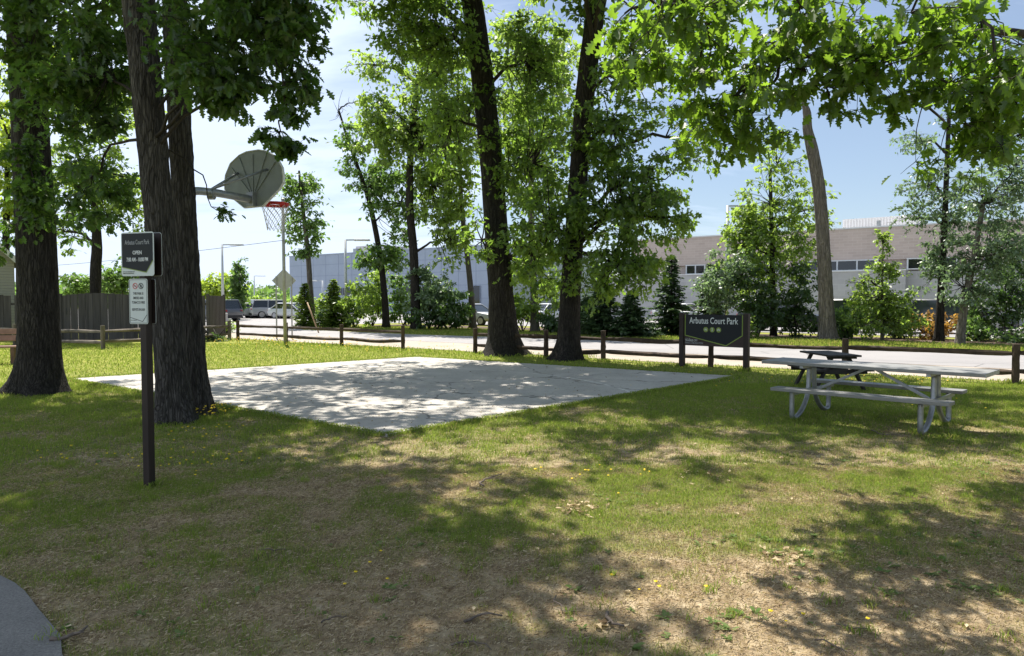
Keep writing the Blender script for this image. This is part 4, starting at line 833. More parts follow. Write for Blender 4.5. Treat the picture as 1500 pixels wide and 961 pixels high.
# board fence
def board_fence():
    root = thing('board_fence', 'tall weathered grey board fence along the left yard', 'fence', (-12.5, 29, 0)); rg = np.random.default_rng(3)
    A_, B_, C_ = np.array([-21.5, 29.2, 0]), np.array([-12.45, 29.0, 0]), np.array([-13.3, 32.8, 0])
    for (a, b) in ((A_, B_), (B_, C_)):
        d = (b - a); L_ = np.linalg.norm(d); d /= L_; nr = np.cross(d, [0, 0, 1]); mb = MB(); s = .07
        while s < L_ - .06:
            arch = .10 * math.sin(PI * ((s % 3.0) / 3.0)) if a is A_ and 3 < s < 6 else 0
            h = 1.83 + arch + rg.normal(0, .008); g = rg.normal(0, .01)
            if rg.random() > .05 or a is not A_: mb.box(a + d * s + nr * (.012 * (int(s / .155) % 2)) + [0, 0, h / 2 + .02], (.149 + g * .3, .02, h), np.stack([d, nr, [0, 0, 1]], 1))
            s += .155
        obj('boards', mb, M['board'], root)
        mb = MB()
        for z in (.35, 1.5): mb.bar(a + [0, 0, z] + nr * -.05, b + [0, 0, z] + nr * -.05, .04, .09)
        obj('backing_rail', mb, M['board'], root)
    for p in (A_, A_ + [3.0, -.07, 0], A_ + [6.0, -.13, 0], B_ + [.05, -.05, 0], C_):
        mb = MB(); mb.box(p + [0, 0, .96], (.1, .1, 1.92)); obj('post', mb, M['board'], root, .006)
    mb = MB(); mb.box((-15.4, 29.0, 1.40), (.30, .02, .035)); obj('hinge', mb, M['ink'], root); mb = MB(); mb.box((-18.2, 28.99, 1.2), (.03, .02, .25)); obj('latch', mb, M['ink'], root)
board_fence()
# house at the left edge
def house():
    o = P(23, 470, 31.0); c = np.array([o[0], o[1], 0]); root = thing('house', 'grey lap sided house gable at the left edge', 'building', c)
    u = np.array([-.62, -.785, 0]); u /= np.linalg.norm(u); d = np.array([-u[1] * -1, u[0] * -1, 0]); d = np.array([-.785, .62, 0]); L_, D_ = 6.5, 8.0; eave = 3.35; ridge = eave + L_ / 2 * 1.0
    prof = [(0, 0), (L_, 0), (L_, eave), (L_ / 2, ridge), (0, eave)]; mb = MB(); a = np.array([c + u * s + [0, 0, z] for s, z in prof]); b = a + d * D_; n = 5
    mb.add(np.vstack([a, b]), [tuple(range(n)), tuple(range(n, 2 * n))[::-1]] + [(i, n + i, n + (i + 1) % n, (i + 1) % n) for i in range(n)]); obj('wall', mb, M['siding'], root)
    rf = MB(); tr = MB(); k = .32
    for s0, s1, z0, z1 in ((-k, L_ / 2, eave - k, ridge), (L_ + k, L_ / 2, eave - k, ridge)):
        p = [c + u * s0 + [0, 0, z0 + .06], c + u * s1 + [0, 0, z1 + .06]]; q = [x + d * (D_ + .3) for x in p]; p = [x - d * .3 for x in p]
        up = np.array([0, 0, .12]); rf.add([p[0], p[1], q[1], q[0], p[0] + up, p[1] + up, q[1] + up, q[0] + up], [(0, 1, 2, 3), (7, 6, 5, 4), (0, 4, 5, 1), (1, 5, 6, 2), (2, 6, 7, 3), (3, 7, 4, 0)])
        tr.bar(p[0] - d * .03 - [0, 0, .06], p[1] - d * .03 - [0, 0, .06], .03, .2)
    obj('roof', rf, M['roof'], root); obj('fascia', tr, M['white_trim'], root)
house()
# park bench
def bench():
    o = G(8, 534); root = thing('park_bench', 'brown slatted park bench with arched end legs at the left edge', 'bench', o)
    ang = R(12); ux = np.array([math.cos(ang), math.sin(ang), 0]); uy = np.array([-math.sin(ang), math.cos(ang), 0]); Mx = np.stack([ux, uy, [0, 0, 1]], 1)
    W = lambda x, y, z: o + ux * x + uy * y + [0, 0, z]
    mb = MB()
    for k in range(3): mb.box(W(-.55, .07 + k * .15, .45), (1.75, .135, .045), Mx)
    obj('seat', mb, M['bench_wood'], root, .006)
    mb = MB(); T = np.stack([ux, uy * math.cos(.2) - np.array([0, 0, 1]) * math.sin(.2) * -1 * -1, np.array([0, 0, 1]) * math.cos(.2) + uy * math.sin(.2)], 1)
    for z, y in ((.66, .46), (.83, .50)): mb.box(W(-.55, y, z), (1.75, .045, .145), T)
    obj('backrest', mb, M['bench_wood'], root, .006)
    for x in (.12, -1.2):
        pts = [(-.02, 0), (.09, 0), (.11, .12), (.19, .22), (.30, .22), (.38, .12), (.40, 0), (.50, 0), (.50, .425), (-.02, .425)]
        mb = MB(); mb.prism(pts, W(x, 0, 0), uy, np.array([0, 0, 1.0]), .09)
        mb.bar(W(x + .045, .42, .40), W(x + .045, .55, .92), .09, .05); obj('leg', mb, M['bench_leg'], root, .006)
bench()

# ------------------------------------------------------------------ lettering helper
def text_part(txt, O, U, V_, size, mat, parent, name='lettering', sx=1.0, align='CENTER', thick=.0015, bold=0.0):
    cu = bpy.data.curves.new('txt', 'FONT'); cu.body = txt; cu.size = size; cu.align_x = align; cu.align_y = 'CENTER'; cu.extrude = thick; cu.offset = bold; cu.resolution_u = 3
    tmp = bpy.data.objects.new('txt', cu); COL.objects.link(tmp); dg = bpy.context.evaluated_depsgraph_get(); dg.update()
    me = bpy.data.meshes.new_from_object(tmp.evaluated_get(dg)); bpy.data.objects.remove(tmp); bpy.data.curves.remove(cu); me.name = name; me.materials.clear()
    n = len(me.vertices); v = np.zeros(n * 3, np.float32); me.vertices.foreach_get('co', v); v = v.reshape(-1, 3); N = np.cross(U, V_)
    q = np.array(O) + v[:, :1] * sx * np.array(U) + v[:, 1:2] * np.array(V_) + v[:, 2:] * N - wloc(parent); me.vertices.foreach_set('co', q.astype(np.float32).ravel()); me.update()
    return link(name, me, mat, parent)
def circ(r, n=20, c=(0, 0)): return [(c[0] + r * math.cos(2 * PI * k / n), c[1] + r * math.sin(2 * PI * k / n)) for k in range(n)]
def rrect(w, h, r, n=4):
    out = []
    for cx, cy, a0 in ((w / 2 - r, h / 2 - r, 0), (-w / 2 + r, h / 2 - r, 90), (-w / 2 + r, -h / 2 + r, 180), (w / 2 - r, -h / 2 + r, 270)):
        out += [(cx + r * math.cos(R(a0 + 90 * k / n)), cy + r * math.sin(R(a0 + 90 * k / n))) for k in range(n + 1)]
    return out
def strip(path, w_, O, U, V_, th, mb=None, closed=False):
    """a flat band of width w_ along a 2D path"""
    mb = mb or MB(); p = np.array(path, float); n = len(p); L_ = []; Rr = []
    for i in range(n):
        a = p[i - 1] if (i > 0 or closed) else None; b = p[(i + 1) % n] if (i < n - 1 or closed) else None
        d1 = (p[i] - a) / np.linalg.norm(p[i] - a) if a is not None else None; d2 = (b - p[i]) / np.linalg.norm(b - p[i]) if b is not None else None
        d = d1 if d2 is None else d2 if d1 is None else d1 + d2; d = d / np.linalg.norm(d); nn = np.array([-d[1], d[0]]); c = 1 if d1 is None or d2 is None else max(.4, float(nn @ np.array([-d1[1], d1[0]])))
        L_.append(p[i] + nn * w_ / 2 / c); Rr.append(p[i] - nn * w_ / 2 / c)
    m = n if closed else n - 1
    for i in range(m):
        j = (i + 1) % n; mb.prism([Rr[i], Rr[j], L_[j], L_[i]], O, U, V_, th)
    return mb
ZV = np.array([0, 0, 1.0])
# ---- park name sign by the fence
def name_sign():
    a = G(999, 537.5); b = G(1093, 544); d = b - a; W_ = np.linalg.norm(d); U = d / W_; N = np.cross(U, ZV); c = (a + b) / 2
    root = thing('park_sign', 'dark park name sign on two brown posts by the street fence', 'sign', c)
    for p in (a, b):
        mb = MB(); mb.box(p + [0, 0, .66], (.12, .12, 1.36), np.stack([U, -N, ZV], 1)); obj('post', mb, M['brown_paint'], root, .006)
    zt, zb = 1.305, .545; mid = c + [0, 0, (zt + zb) / 2]; w_ = W_ - .125; h = zt - zb
    mb = MB(); mb.prism(rrect(w_, h, .004, 1), mid - N * .02, U, ZV, .04); bd = obj('board', mb, M['brown_board'], root)
    x0, x1 = -w_ / 2 + .03, w_ / 2 - .03; pt = [(x0, h / 2 - .002), (x0, -.13), (w_ * .22, -h / 2 + .03), (x1, -.10), (x1, h / 2 - .002)]
    mb = MB(); mb.prism(pt[::-1][::-1], mid + N * .021, U, ZV, .004); pan = obj('panel', mb, M['charcoal'], root)
    obj('border', strip(pt, .022, mid + N * .0255, U, ZV, .003), M['green'], pan)
    F0 = mid + N * .027
    text_part('Arbutus Court Park', F0 + U * 0 + ZV * (h * .30), U, ZV, .215, M['letter'], pan, sx=w_ * .87 / 1.87, bold=.002)
    for k in (-1, 0, 1):
        q = F0 + U * (k * .165 - .02) + ZV * .02; mb = MB(); mb.prism(circ(.062, 24), q, U, ZV, .003); ic = obj('icon', mb, M['green'], pan)
        g = MB(); q2 = q + N * .0035
        if k == -1:
            g.prism([(-.03, .012), (.03, .012), (.03, .020), (-.03, .020)], q2, U, ZV, .002); g.prism([(-.012, .010), (-.004, .010), (-.022, -.03), (-.03, -.03)], q2, U, ZV, .002); g.prism([(.004, .010), (.012, .010), (.03, -.03), (.022, -.03)], q2, U, ZV, .002); g.prism([(-.038, -.008), (.038, -.008), (.038, -.002), (-.038, -.002)], q2, U, ZV, .0022)
        elif k == 0:
            g.prism(circ(.010, 10, (.004, .032)), q2, U, ZV, .002); g.prism([(-.004, .018), (.010, .018), (.008, -.008), (-.006, -.008)], q2, U, ZV, .002); g.prism([(-.006, -.006), (.000, -.006), (-.010, -.038), (-.018, -.038)], q2, U, ZV, .0022); g.prism([(.002, -.006), (.008, -.006), (.018, -.036), (.010, -.038)], q2, U, ZV, .0024); g.prism([(-.024, .034), (-.018, .036), (.000, .016), (-.004, .012)], q2, U, ZV, .0026)
        else:
            strip([(-.032, -.026), (-.024, .006), (0, .024), (.024, .006), (.032, -.026)], .012, q2, U, ZV, .002, g); strip([(-.014, -.026), (-.010, -.006), (.010, -.006), (.014, -.026)], .008, q2, U, ZV, .002, g)
        obj('pictogram', g, M['letter'], pan)
    bx = mid + N * .0215 - U * (w_ / 2 - .025)
    text_part('CITY OF', bx + ZV * (-.215), U, ZV, .038, M['letter_dim'], bd, align='LEFT')
    text_part('TRAVERSE CITY', bx + ZV * (-.258), U, ZV, .066, M['letter'], bd, align='LEFT', sx=.72)
    text_part('PARKS & RECREATION', bx + ZV * (-.318), U, ZV, .066, M['letter_dim'], bd, align='LEFT', sx=.72)
name_sign()
# ---- hours sign on the near post
def hours_sign():
    b = G(219, 713); root = thing('sign_post', 'dark wooden post carrying park hours and smoke free panels in front of the oak', 'sign', b)
    th = R(18); N = np.array([-math.sin(th), -math.cos(th), 0]); U = np.cross(ZV, N) * -1; U = np.array([math.cos(th), -math.sin(th), 0])
    mb = MB(); mb.box(b + [0, 0, 1.10], (.07, .07, 2.24), np.stack([U, -N, ZV], 1)); obj('post', mb, M['brown_paint'], root, .006)
    Yd = b[1]
    def z_at(py): return P(219, py, Yd)[2]
    zt, zb = z_at(341), z_at(404); w_, h = .355, zt - zb
    for sgn in (1, -1):
        n = N * sgn; u = U * sgn; q = b + n * .039 + ZV * (zt + zb) / 2; 
        q = q + U * (-.036)
        mb = MB(); mb.prism(rrect(w_, h, .02), q, u, ZV, .004); pn = obj('hours_panel', mb, M['brown_paint'], root); mb = MB(); mb.prism(rrect(w_ + .006, h + .006, .022), q + n * .004, u, ZV, .002); obj('panel_face', mb, M['sign_white'], pn)
        pts = [(-w_ / 2 + .008, h / 2 - .008), (-w_ / 2 + .008, -h / 2 + .075), (w_ * .27, -h / 2 + .028), (w_ / 2 - .008, -h / 2 + .13), (w_ / 2 - .008, h / 2 - .008)]
        mb = MB(); mb.prism(pts, q + n * .0065, u, ZV, .0015); obj('dark_field', mb, M['charcoal'], pn)
        obj('border', strip(pts[1:4], .006, q + n * .008, u, ZV, .001), M['green'], pn)
        f0 = q + n * .0088
        text_part('Arbutus Court Park', f0 + ZV * (h * .27), u, ZV, .058, M['letter_dim'], pn, sx=.57, thick=.0008)
        text_part('OPEN', f0 + ZV * (h * .03), u, ZV, .046, M['letter'], pn, sx=.85, thick=.0008, bold=.0008)
        text_part('7:00 AM - 10:00 PM', f0 + ZV * (-h * .13), u, ZV, .048, M['letter'], pn, sx=.61, thick=.0008, bold=.0008)
        text_part('CITY OF TRAVERSE CITY', f0 - u * (w_ / 2 - .015) + ZV * (-h * .5 + .034), u, ZV, .012, M['ink'], pn, align='LEFT', thick=.0005)
        text_part('PARKS & RECREATION', f0 - u * (w_ / 2 - .015) + ZV * (-h * .5 + .020), u, ZV, .012, M['ink'], pn, align='LEFT', thick=.0005)
    zt, zb = z_at(409), z_at(474); h = zt - zb; w_ = .20
    for sgn in (1, -1):
        n = N * sgn; u = U * sgn; q = b + n * .039 + ZV * (zt + zb) / 2 + U * (-.036)
        mb = MB(); mb.prism(rrect(w_, h, .015), q, u, ZV, .004); pn = obj('smoke_free_panel', mb, M['brown_paint'], root); mb = MB(); mb.prism(rrect(w_ + .005, h + .005, .017), q + n * .004, u, ZV, .002); obj('panel_face', mb, M['sign_white'], pn); f0 = q + n * .0065
        mb = strip(rrect(w_ - .012, h - .012, .01), .003, f0, u, ZV, .001, None, True)
        strip([(-w_ / 2 + .008, -h * .36), (w_ * .22, -h * .45), (w_ / 2 - .008, -h * .30)], .004, f0, u, ZV, .0012, mb); obj('border', mb, M['ink'], pn)
        for k in (-1, 1):
            o_ = f0 + u * (k * .032) + ZV * h * .345; obj('icon', strip(circ(.024, 20), .006, o_, u, ZV, .001, None, True), M['red_ink'] if k < 0 else M['ink'], pn)
            g = MB(); g.prism([(-.013, -.003), (.013, -.003), (.013, .003), (-.013, .003)] if k < 0 else [(-.006, -.014), (.006, -.014), (.008, .006), (0, .016), (-.008, .006)], o_, u, ZV, .001); obj('pictogram', g, M['ink'], pn)
            g = strip([(-.016, .016), (.016, -.016)], .005, o_, u, ZV, .0014); obj('slash', g, M['red_ink'] if k < 0 else M['ink'], pn)
        for z, tx in ((.175, 'THIS PARK IS'), (.075, 'SMOKE AND'), (-.025, 'TOBACCO FREE'), (-.185, 'KEEP PETS ON LEASH')):
            text_part(tx, f0 + ZV * h * z, u, ZV, .030, M['ink'], pn, sx=.66 if len(tx) < 14 else .50, thick=.0006, bold=.0004)
        text_part('CITY OF TRAVERSE CITY', f0 - u * (w_ / 2 - .014) + ZV * (-h * .425), u, ZV, .0085, M['ink'], pn, align='LEFT', sx=.7, thick=.0004)
hours_sign()
# ---- basketball hoop
def hoop():
    Nn = np.array([.50, .866, 0]); U = np.array([.866, -.50, 0])
    Yb = 11.9; bc = P(372, 262, Yb); pole = np.array([bc[0], bc[1], 0]) - Nn * 1.32; root = thing('basketball_hoop', 'fan backboard basketball hoop on a goose neck pole behind the double oak', 'basketball hoop', pole)
    za = P(370, 293, Yb)[2]
    mb = MB(); mb.tube(smooth_path([pole, pole + [0, 0, 2.2], pole + [0, 0, za - .35], pole + Nn * .10 + [0, 0, za - .05], pole + Nn * .45 + [0, 0, za + .02], bc + [0, 0, za - bc[2]] - Nn * .06], 40), .062, 16); obj('pole', mb, M['galv'], root, smooth=True)
    w2, h2 = .71, .47; k = [(-.30, -h2), (.30, -h2), (w2, -.16)]
    out = [(-.22, -h2), (.22, -h2), (.62, -.22), (w2, -.12), (w2, -.02)] + [(w2 * math.cos(R(a)), -.05 + (h2 + .05) * math.sin(R(a)) ** .8) for a in (14, 38, 62, 78, 102, 118, 142, 166)] + [(-w2, -.02), (-w2, -.12), (-.62, -.22)]
    mb = MB(); mb.prism(out, bc - Nn * .012, U * -1, ZV, .024); bd = obj('backboard', mb, M['board_grey'], root)
    obj('edge_flange', strip(out, .014, bc - Nn * .026, U * -1, ZV, .04, None, True), M['white_edge'], bd)
    mb = MB(); e0 = bc + [0, 0, za - bc[2]]
    for a in (-58, -32, 0, 32, 58):
        tip = np.array([math.sin(R(a)) * .62, .28 + .12 * math.cos(R(a))]); mb.bar(e0 - Nn * .024 + ZV * .05, bc - Nn * .024 + U * tip[0] + ZV * (tip[1] - (.12 if abs(a) > 40 else 0)), .020, .014, Nn)
    obj('rib', mb, M['board_grey'], bd)
    mb = MB(); mb.box(e0 - Nn * .05, (.16, .10, .24), np.stack([U, Nn, ZV], 1)); obj('mount', mb, M['galv'], root, .006)
    ja = pole + Nn * .50 + [0, 0, za + .07]
    for s in (-1, 1):
        mb = MB(); mb.tube(np.array([ja, bc - Nn * .03 + U * s * .36 + ZV * .12]), .020, 8); obj('brace', mb, M['galv'], root, smooth=True)
    mb = MB(); mb.lathe(ja - [0, 0, .08], [(.085, -.04), (.085, .04)], 14, 0); obj('clamp', mb, M['galv'], root)
    rz = P(410, 298, 12.28)[2]; rc = np.array([bc[0], bc[1], 0]) + Nn * .44; rc[2] = rz; Rr = .2286
    mb = MB(); ang = np.linspace(0, 2 * PI, 33); ring = rc + np.cos(ang)[:, None] * Rr * Nn + np.sin(ang)[:, None] * Rr * U; mb.tube(ring, .010, 8, False); ring2 = ring + [0, 0, -.03]; mb.tube(ring2, .008, 8, False)
    mb.box(rc - Nn * .33 + [0, 0, -.02], (.16, .16, .045), np.stack([U, Nn, ZV], 1)); mb.bar(rc - Nn * .42 + U * .07 + [0, 0, -.08], rc - Nn * .2 + U * .1, .02, .02); mb.bar(rc - Nn * .42 - U * .07 + [0, 0, -.08], rc - Nn * .2 - U * .1, .02, .02)
    skirt = [(1.0, .0), (1.0, -.05)]
    for k in range(32): mb.add([ring[k], ring[k + 1], ring[k + 1] - [0, 0, .045], ring[k] - [0, 0, .045]], [(0, 1, 2, 3)])
    rm = obj('rim', mb, M['rim'], root, smooth=False)
    mb = MB(); rows = 7; nn = 12
    def np_(i, k):
        u = i / (rows - 1); r_ = Rr * (1 - .42 * u ** .8); a = 2 * PI * (k + .5 * (i % 2)) / nn; return rc + [0, 0, -.04 - .42 * u] + Nn * r_ * math.cos(a) + U * r_ * math.sin(a)
    for i in range(rows - 1):
        for k in range(nn):
            for dk in ((0, 1) if i % 2 else (-1, 0)): mb.tube(np.array([np_(i, k), np_(i + 1, k + dk)]), .0042, 4, False)
    obj('net', mb, M['net'], root)
hoop()
# ---- galvanised picnic table
def picnic_table():
    u = np.array([.715, -.70, 0]); u /= np.linalg.norm(u); v = np.array([-u[1], u[0], 0]); O = np.array([4.86, 9.62, 0]); MX = np.stack([u, v, ZV], 1)
    root = thing('picnic_table', 'pale aluminium picnic table on galvanised bent pipe legs at the right', 'picnic table', O)
    W = lambda a, b, z: O + u * a + v * b + ZV * z
    mb = MB()
    for k in range(3): mb.box(W(.03, (k - 1) * .252, .757), (2.74, .247, .045), MX)
    obj('tabletop', mb, M['alu'], root, .005)
    mb = MB(); 
    for e in (-1.346, 1.406): mb.box(W(e, 0, .757), (.012, .755, .05), MX)
    obj('end_cap', mb, M['galv'], root)
    for s, e0, e1 in ((-1, -1.02, 1.14), (1, -1.02, .98)):
        mb = MB(); mb.box(W((e0 + e1) / 2, s * .69, .43), (e1 - e0, .25, .045), MX); obj('bench_seat', mb, M['alu'], root, .005)
    for a in (-.78, .80):
        for s in (-1, 1):
            p = [W(a, s * .66, .405), W(a, s * .66, .12), W(a, s * .63, .04), W(a, s * .55, .025), W(a, s * .38, .08), W(a, s * .22, .20), W(a, s * .12, .36), W(a, s * .085, .70)]
            mb = MB(); mb.tube(smooth_path(p, 44), .033, 14); obj('leg', mb, M['galv'], root, smooth=True)
        mb = MB(); mb.bar(W(a, -.36, .715), W(a, .36, .715), .05, .035); obj('top_support', mb, M['galv'], root)
        mb = MB(); mb.bar(W(a + .045, -.74, .385), W(a + .045, .74, .385), .01, .05); obj('seat_support', mb, M['galv'], root)
    for a in (-.78, .80):
        mb = MB(); mb.bar(W(a * .93, 0, .37), W(.02 + .05 * np.sign(a), 0, .725), .035, .035); obj('brace', mb, M['galv'], root)
picnic_table()
def small_table():
    O = G(1234, 573); u = np.array([-.05, 1, 0]) / np.linalg.norm([-.05, 1, 0]); v = np.array([u[1], -u[0], 0]); MX = np.stack([u, v, ZV], 1); W = lambda a, b, z: O + u * a + v * b + ZV * z
    root = thing('picnic_table', 'small dark wooden picnic table seen end on behind the pale metal one', 'picnic table', O); mb = MB()
    for k in range(4): mb.box(W(.5, (k - 1.5) * .15, .645), (1.2, .14, .035), MX)
    mb.box(W(.02, 0, .612), (.05, .52, .05), MX); obj('tabletop', mb, M['old_table'], root, .004)
    for s in (-1, 1):
        mb = MB(); mb.box(W(.5, s * .44, .38), (1.2, .2, .035), MX); obj('bench_seat', mb, M['old_table'], root, .004)
    for a in (.1, .9):
        for s in (-1, 1):
            mb = MB(); mb.bar(W(a, s * .15, .62), W(a, s * .46, .0), .04, .085, u); obj('leg', mb, M['old_table'], root)
        mb = MB(); mb.bar(W(a + .04, -.53, .34), W(a + .04, .53, .34), .04, .085); obj('cross_bar', mb, M['old_table'], root)
small_table()

# ------------------------------------------------------------------ poles and road sign
def diamond():
    c = P(416, 411, 30.5); r_ = .52; root = thing('road_sign', 'bare grey back of a diamond road sign on two steel posts', 'sign', (c[0], c[1], 0))
    mb = MB(); mb.prism([(0, -r_), (r_, 0), (0, r_), (-r_, 0)], c, np.array([1.0, 0, 0]), ZV, .006); obj('panel', mb, M['sign_back'], root, .0)
    for s in (-.33, .33):
        mb = MB(); x = c + [s, -.03, 0]; mb.box((x[0], x[1], (c[2] + .2) / 2 - .02), (.055, .03, c[2] + .2)); obj('post', mb, M['steel_pole'], root)
diamond()
def tall_pole():
    b = G(418, 503); root = thing('steel_pole', 'tall plain grey pole rising behind the diamond sign past the basketball net', 'pole', b); mb = MB(); t_ = P(414, 292, b[1]); mb.tube(np.array([b, (b + t_) / 2, t_]), [.07, .062, .055], 12); obj('shaft', mb, M['steel_pole'], root, smooth=True)
    mb = MB(); mb.lathe(t_, [(.062, -.03), (.062, .02), (.02, .05)], 12); obj('cap', mb, M['steel_pole'], root)
tall_pole()
def stake():
    a = G(467, 488); b = P(450, 443, a[1] + .2); mb = MB(); mb.tube(np.array([a, b]), .035, 8); tag(obj('guy_stake', mb, M['guard'], smooth=True), 'tan stake leaning left beside the road behind the fence', 'stake')
stake()
def lamp(label, px, pb, pt, Y, arm, base=True, two=False):
    b = P(px, pb, Y); b[2] = 0; t_ = P(px, pt, Y); root = thing('street_lamp', label, 'street lamp', b, 'car park lamps'); h = t_[2]
    if base: mb = MB(); mb.lathe(b, [(.30, -.02), (.30, .72), (.27, .76)], 18); obj('base', mb, M['concrete_base'], root)
    mb = MB(); mb.tube(np.array([b + [0, 0, .7 if base else 0], b + [0, 0, h]]), [.10, .075], 10); obj('pole', mb, M['pole_white'], root, smooth=True)
    mb = MB(); mb.bar(b + [0, 0, h - .03], b + [arm * .55, -.1 * 0, h - .02], .06, .08); obj('arm', mb, M['pole_white'], root)
    mb = MB(); mb.box(b + [arm * 1.0, 0, h - .03], (.95, .35, .10)); obj('lamp_head', mb, M['pole_white'], root, .02)
lamp('tall pale lamp standing on a concrete base in the verge', 507, 478, 351, 43, 1)
lamp('pale lamp behind the right end of the board fence', 327, 470, 358, 50, 1)
lamp('small distant lamp left of the diamond sign', 373, 460, 404, 95, 1, False)
lamp('lamp head showing above the shrubs behind the name sign', 1064, 480, 301, 37, 1, False)
lamp('small dim lamp in front of the blue building', 473, 470, 411, 70, -1, False)
# overhead cable
b = P(415, 352, 27.0); a = P(-160, 392, 52); u = np.linspace(0, 1, 20)[:, None]; c = a * (1 - u) + b * u; c[:, 2] -= .5 * np.sin(u[:, 0] * PI); mb = MB(); mb.tube(c, .009, 4); tag(obj('overhead_cable', mb, M['ink']), 'thin dark cable crossing the sky behind the hoop', 'cable')

# ------------------------------------------------------------------ buildings
def wall_box(mb, s0, s1, t0, t1, z0, z1):
    p = [ST(s0, t0), ST(s1, t0), ST(s1, t1), ST(s0, t1)]; v = [q + ZV * z0 for q in p] + [q + ZV * z1 for q in p]
    return mb.add(v, [(3, 2, 1, 0), (4, 5, 6, 7), (0, 1, 5, 4), (1, 2, 6, 5), (2, 3, 7, 6), (3, 0, 4, 7)])
def s_at(px, t):  # where the sight line through px meets the line t = const
    k = (px - CX) / F; Yd = t / (.592 * k + .806); return k * Yd * .806 - Yd * .592
def brick():
    T = 56.5; s0, s1 = s_at(925, T), 40; root = thing('brick_building', 'long rose brick building with a grey block base and window band at the right', 'building', ST((s0 + s1) / 2, T + 10))
    mb = MB(); wall_box(mb, s0, s1, T, T + 24, 4.55, 6.85); wall_box(mb, s0, s1, T + .25, T + 24, 3.72, 4.55); obj('wall', mb, M['brick'], root)
    mb = MB(); wall_box(mb, s0 - 3, s_at(1328, T), T - .9, T + 24, -.05, 3.72); wall_box(mb, s_at(1328, T), s1, T, T + 24, -.05, 3.70); obj('base_wall', mb, M['block'], root)
    mb = MB(); wall_box(mb, s0 - .06, s1, T - .06, T + 24, 6.85, 6.95); obj('roof_edge', mb, M['white_trim'], root)
    mb = MB(); wall_box(mb, s0 - 3.05, s_at(1328, T) + .03, T - .96, T, 3.72, 3.80); obj('base_coping', mb, M['white_trim'], root)
    for (a, b, n) in ((1005, 1032, 2), (1112, 1140, 2), (1170, 1284, 4), (1328, 1400, 3), (1440, 1495, 2)):
        A_, B_ = s_at(a, T), s_at(b, T); fr = MB(); gl = MB(); w_ = (B_ - A_) / n
        wall_box(gl, A_, B_, T - .02, T + .02, 3.84, 4.52); pane = obj('window', gl, M['dark_glass'], root)
        for z in (3.80, 4.52): wall_box(fr, A_ - .06, B_ + .06, T - .08, T + .04, z - .0, z + .075)
        for k in range(n + 1): wall_box(fr, A_ + k * w_ - .05, A_ + k * w_ + .05, T - .07, T + .03, 3.875, 4.52)
        obj('frame', fr, M['white_trim'], pane)
    A_, B_ = s_at(1232, 62), s_at(1338, 62); mb = MB(); wall_box(mb, A_, B_, 62, 68, 6.9, 8.15); n = 24
    for k in range(n): s = A_ + (B_ - A_) * (k + .5) / n; wall_box(mb, s - .05, s + .05, 61.94, 62.0, 6.95, 8.1)
    obj('roof_screen', mb, M['white_metal'], root)
    mb = MB(); sx_ = s_at(1284, 58); wall_box(mb, sx_ - .12, sx_ + .12, 58, 58.4, 6.95, 7.5); obj('vent', mb, M['galv'], root)
    mb = MB(); wall_box(mb, s_at(1180, 55.2) - .0, s_at(1186, 55.2), T - 1.1, T - .92, 2.6, 2.85); obj('wall_lamp', mb, M['white_trim'], root)
brick()
def blue():
    T = 62.2; s0 = s_at(425, T); s1 = s_at(742, T); h = 7.75; root = thing('blue_building', 'pale blue metal panel building with a flat roof beyond the street', 'building', ST((s0 + s1) / 2, T + 8))
    mb = MB(); wall_box(mb, s0, s1, T, T + 20, -.05, h); obj('wall', mb, M['blue_panel'], root)
    mb = MB(); s = s0 + 2.6
    while s < s1: wall_box(mb, s - .025, s + .025, T - .012, T, .1, h - .05); s += 2.6
    for z in (1.9, 3.4, 4.95, 6.45): wall_box(mb, s0, s1, T - .010, T, z - .025, z + .025)
    obj('panel_joint', mb, M['blue_joint'], root)
    mb = MB(); wall_box(mb, s0 - .05, s1 + .05, T - .06, T + 20, h, h + .12); obj('roof_edge', mb, M['blue_panel'], root)
    for a, b, z0, z1 in ((488, 566, 2.35, 3.25), (590, 640, 2.35, 3.25), (522, 548, .1, 2.1), (694, 704, .1, 3.3)):
        A_, B_ = s_at(a, T), s_at(b, T); g = MB(); wall_box(g, A_, B_, T - .05, T - .02, z0, z1); wn_ = obj('window', g, M['dark_glass'], root); f = MB(); n = max(1, int((B_ - A_) / 2))
        for k in range(n + 1): x = A_ + (B_ - A_) * k / n; wall_box(f, x - .04, x + .04, T - .08, T - .05, z0, z1)
        obj('frame', f, M['blue_joint'], wn_)
    mb = MB(); wall_box(mb, s_at(522, 68), s_at(560, 68), 68, 74, h, h + 1.5); obj('roof_unit', mb, M['pink_box'], root)
    mb = MB(); wall_box(mb, s_at(518, 66), s_at(523, 66), 66, 67, h, h + 1.0); obj('duct', mb, M['galv'], root)
blue()

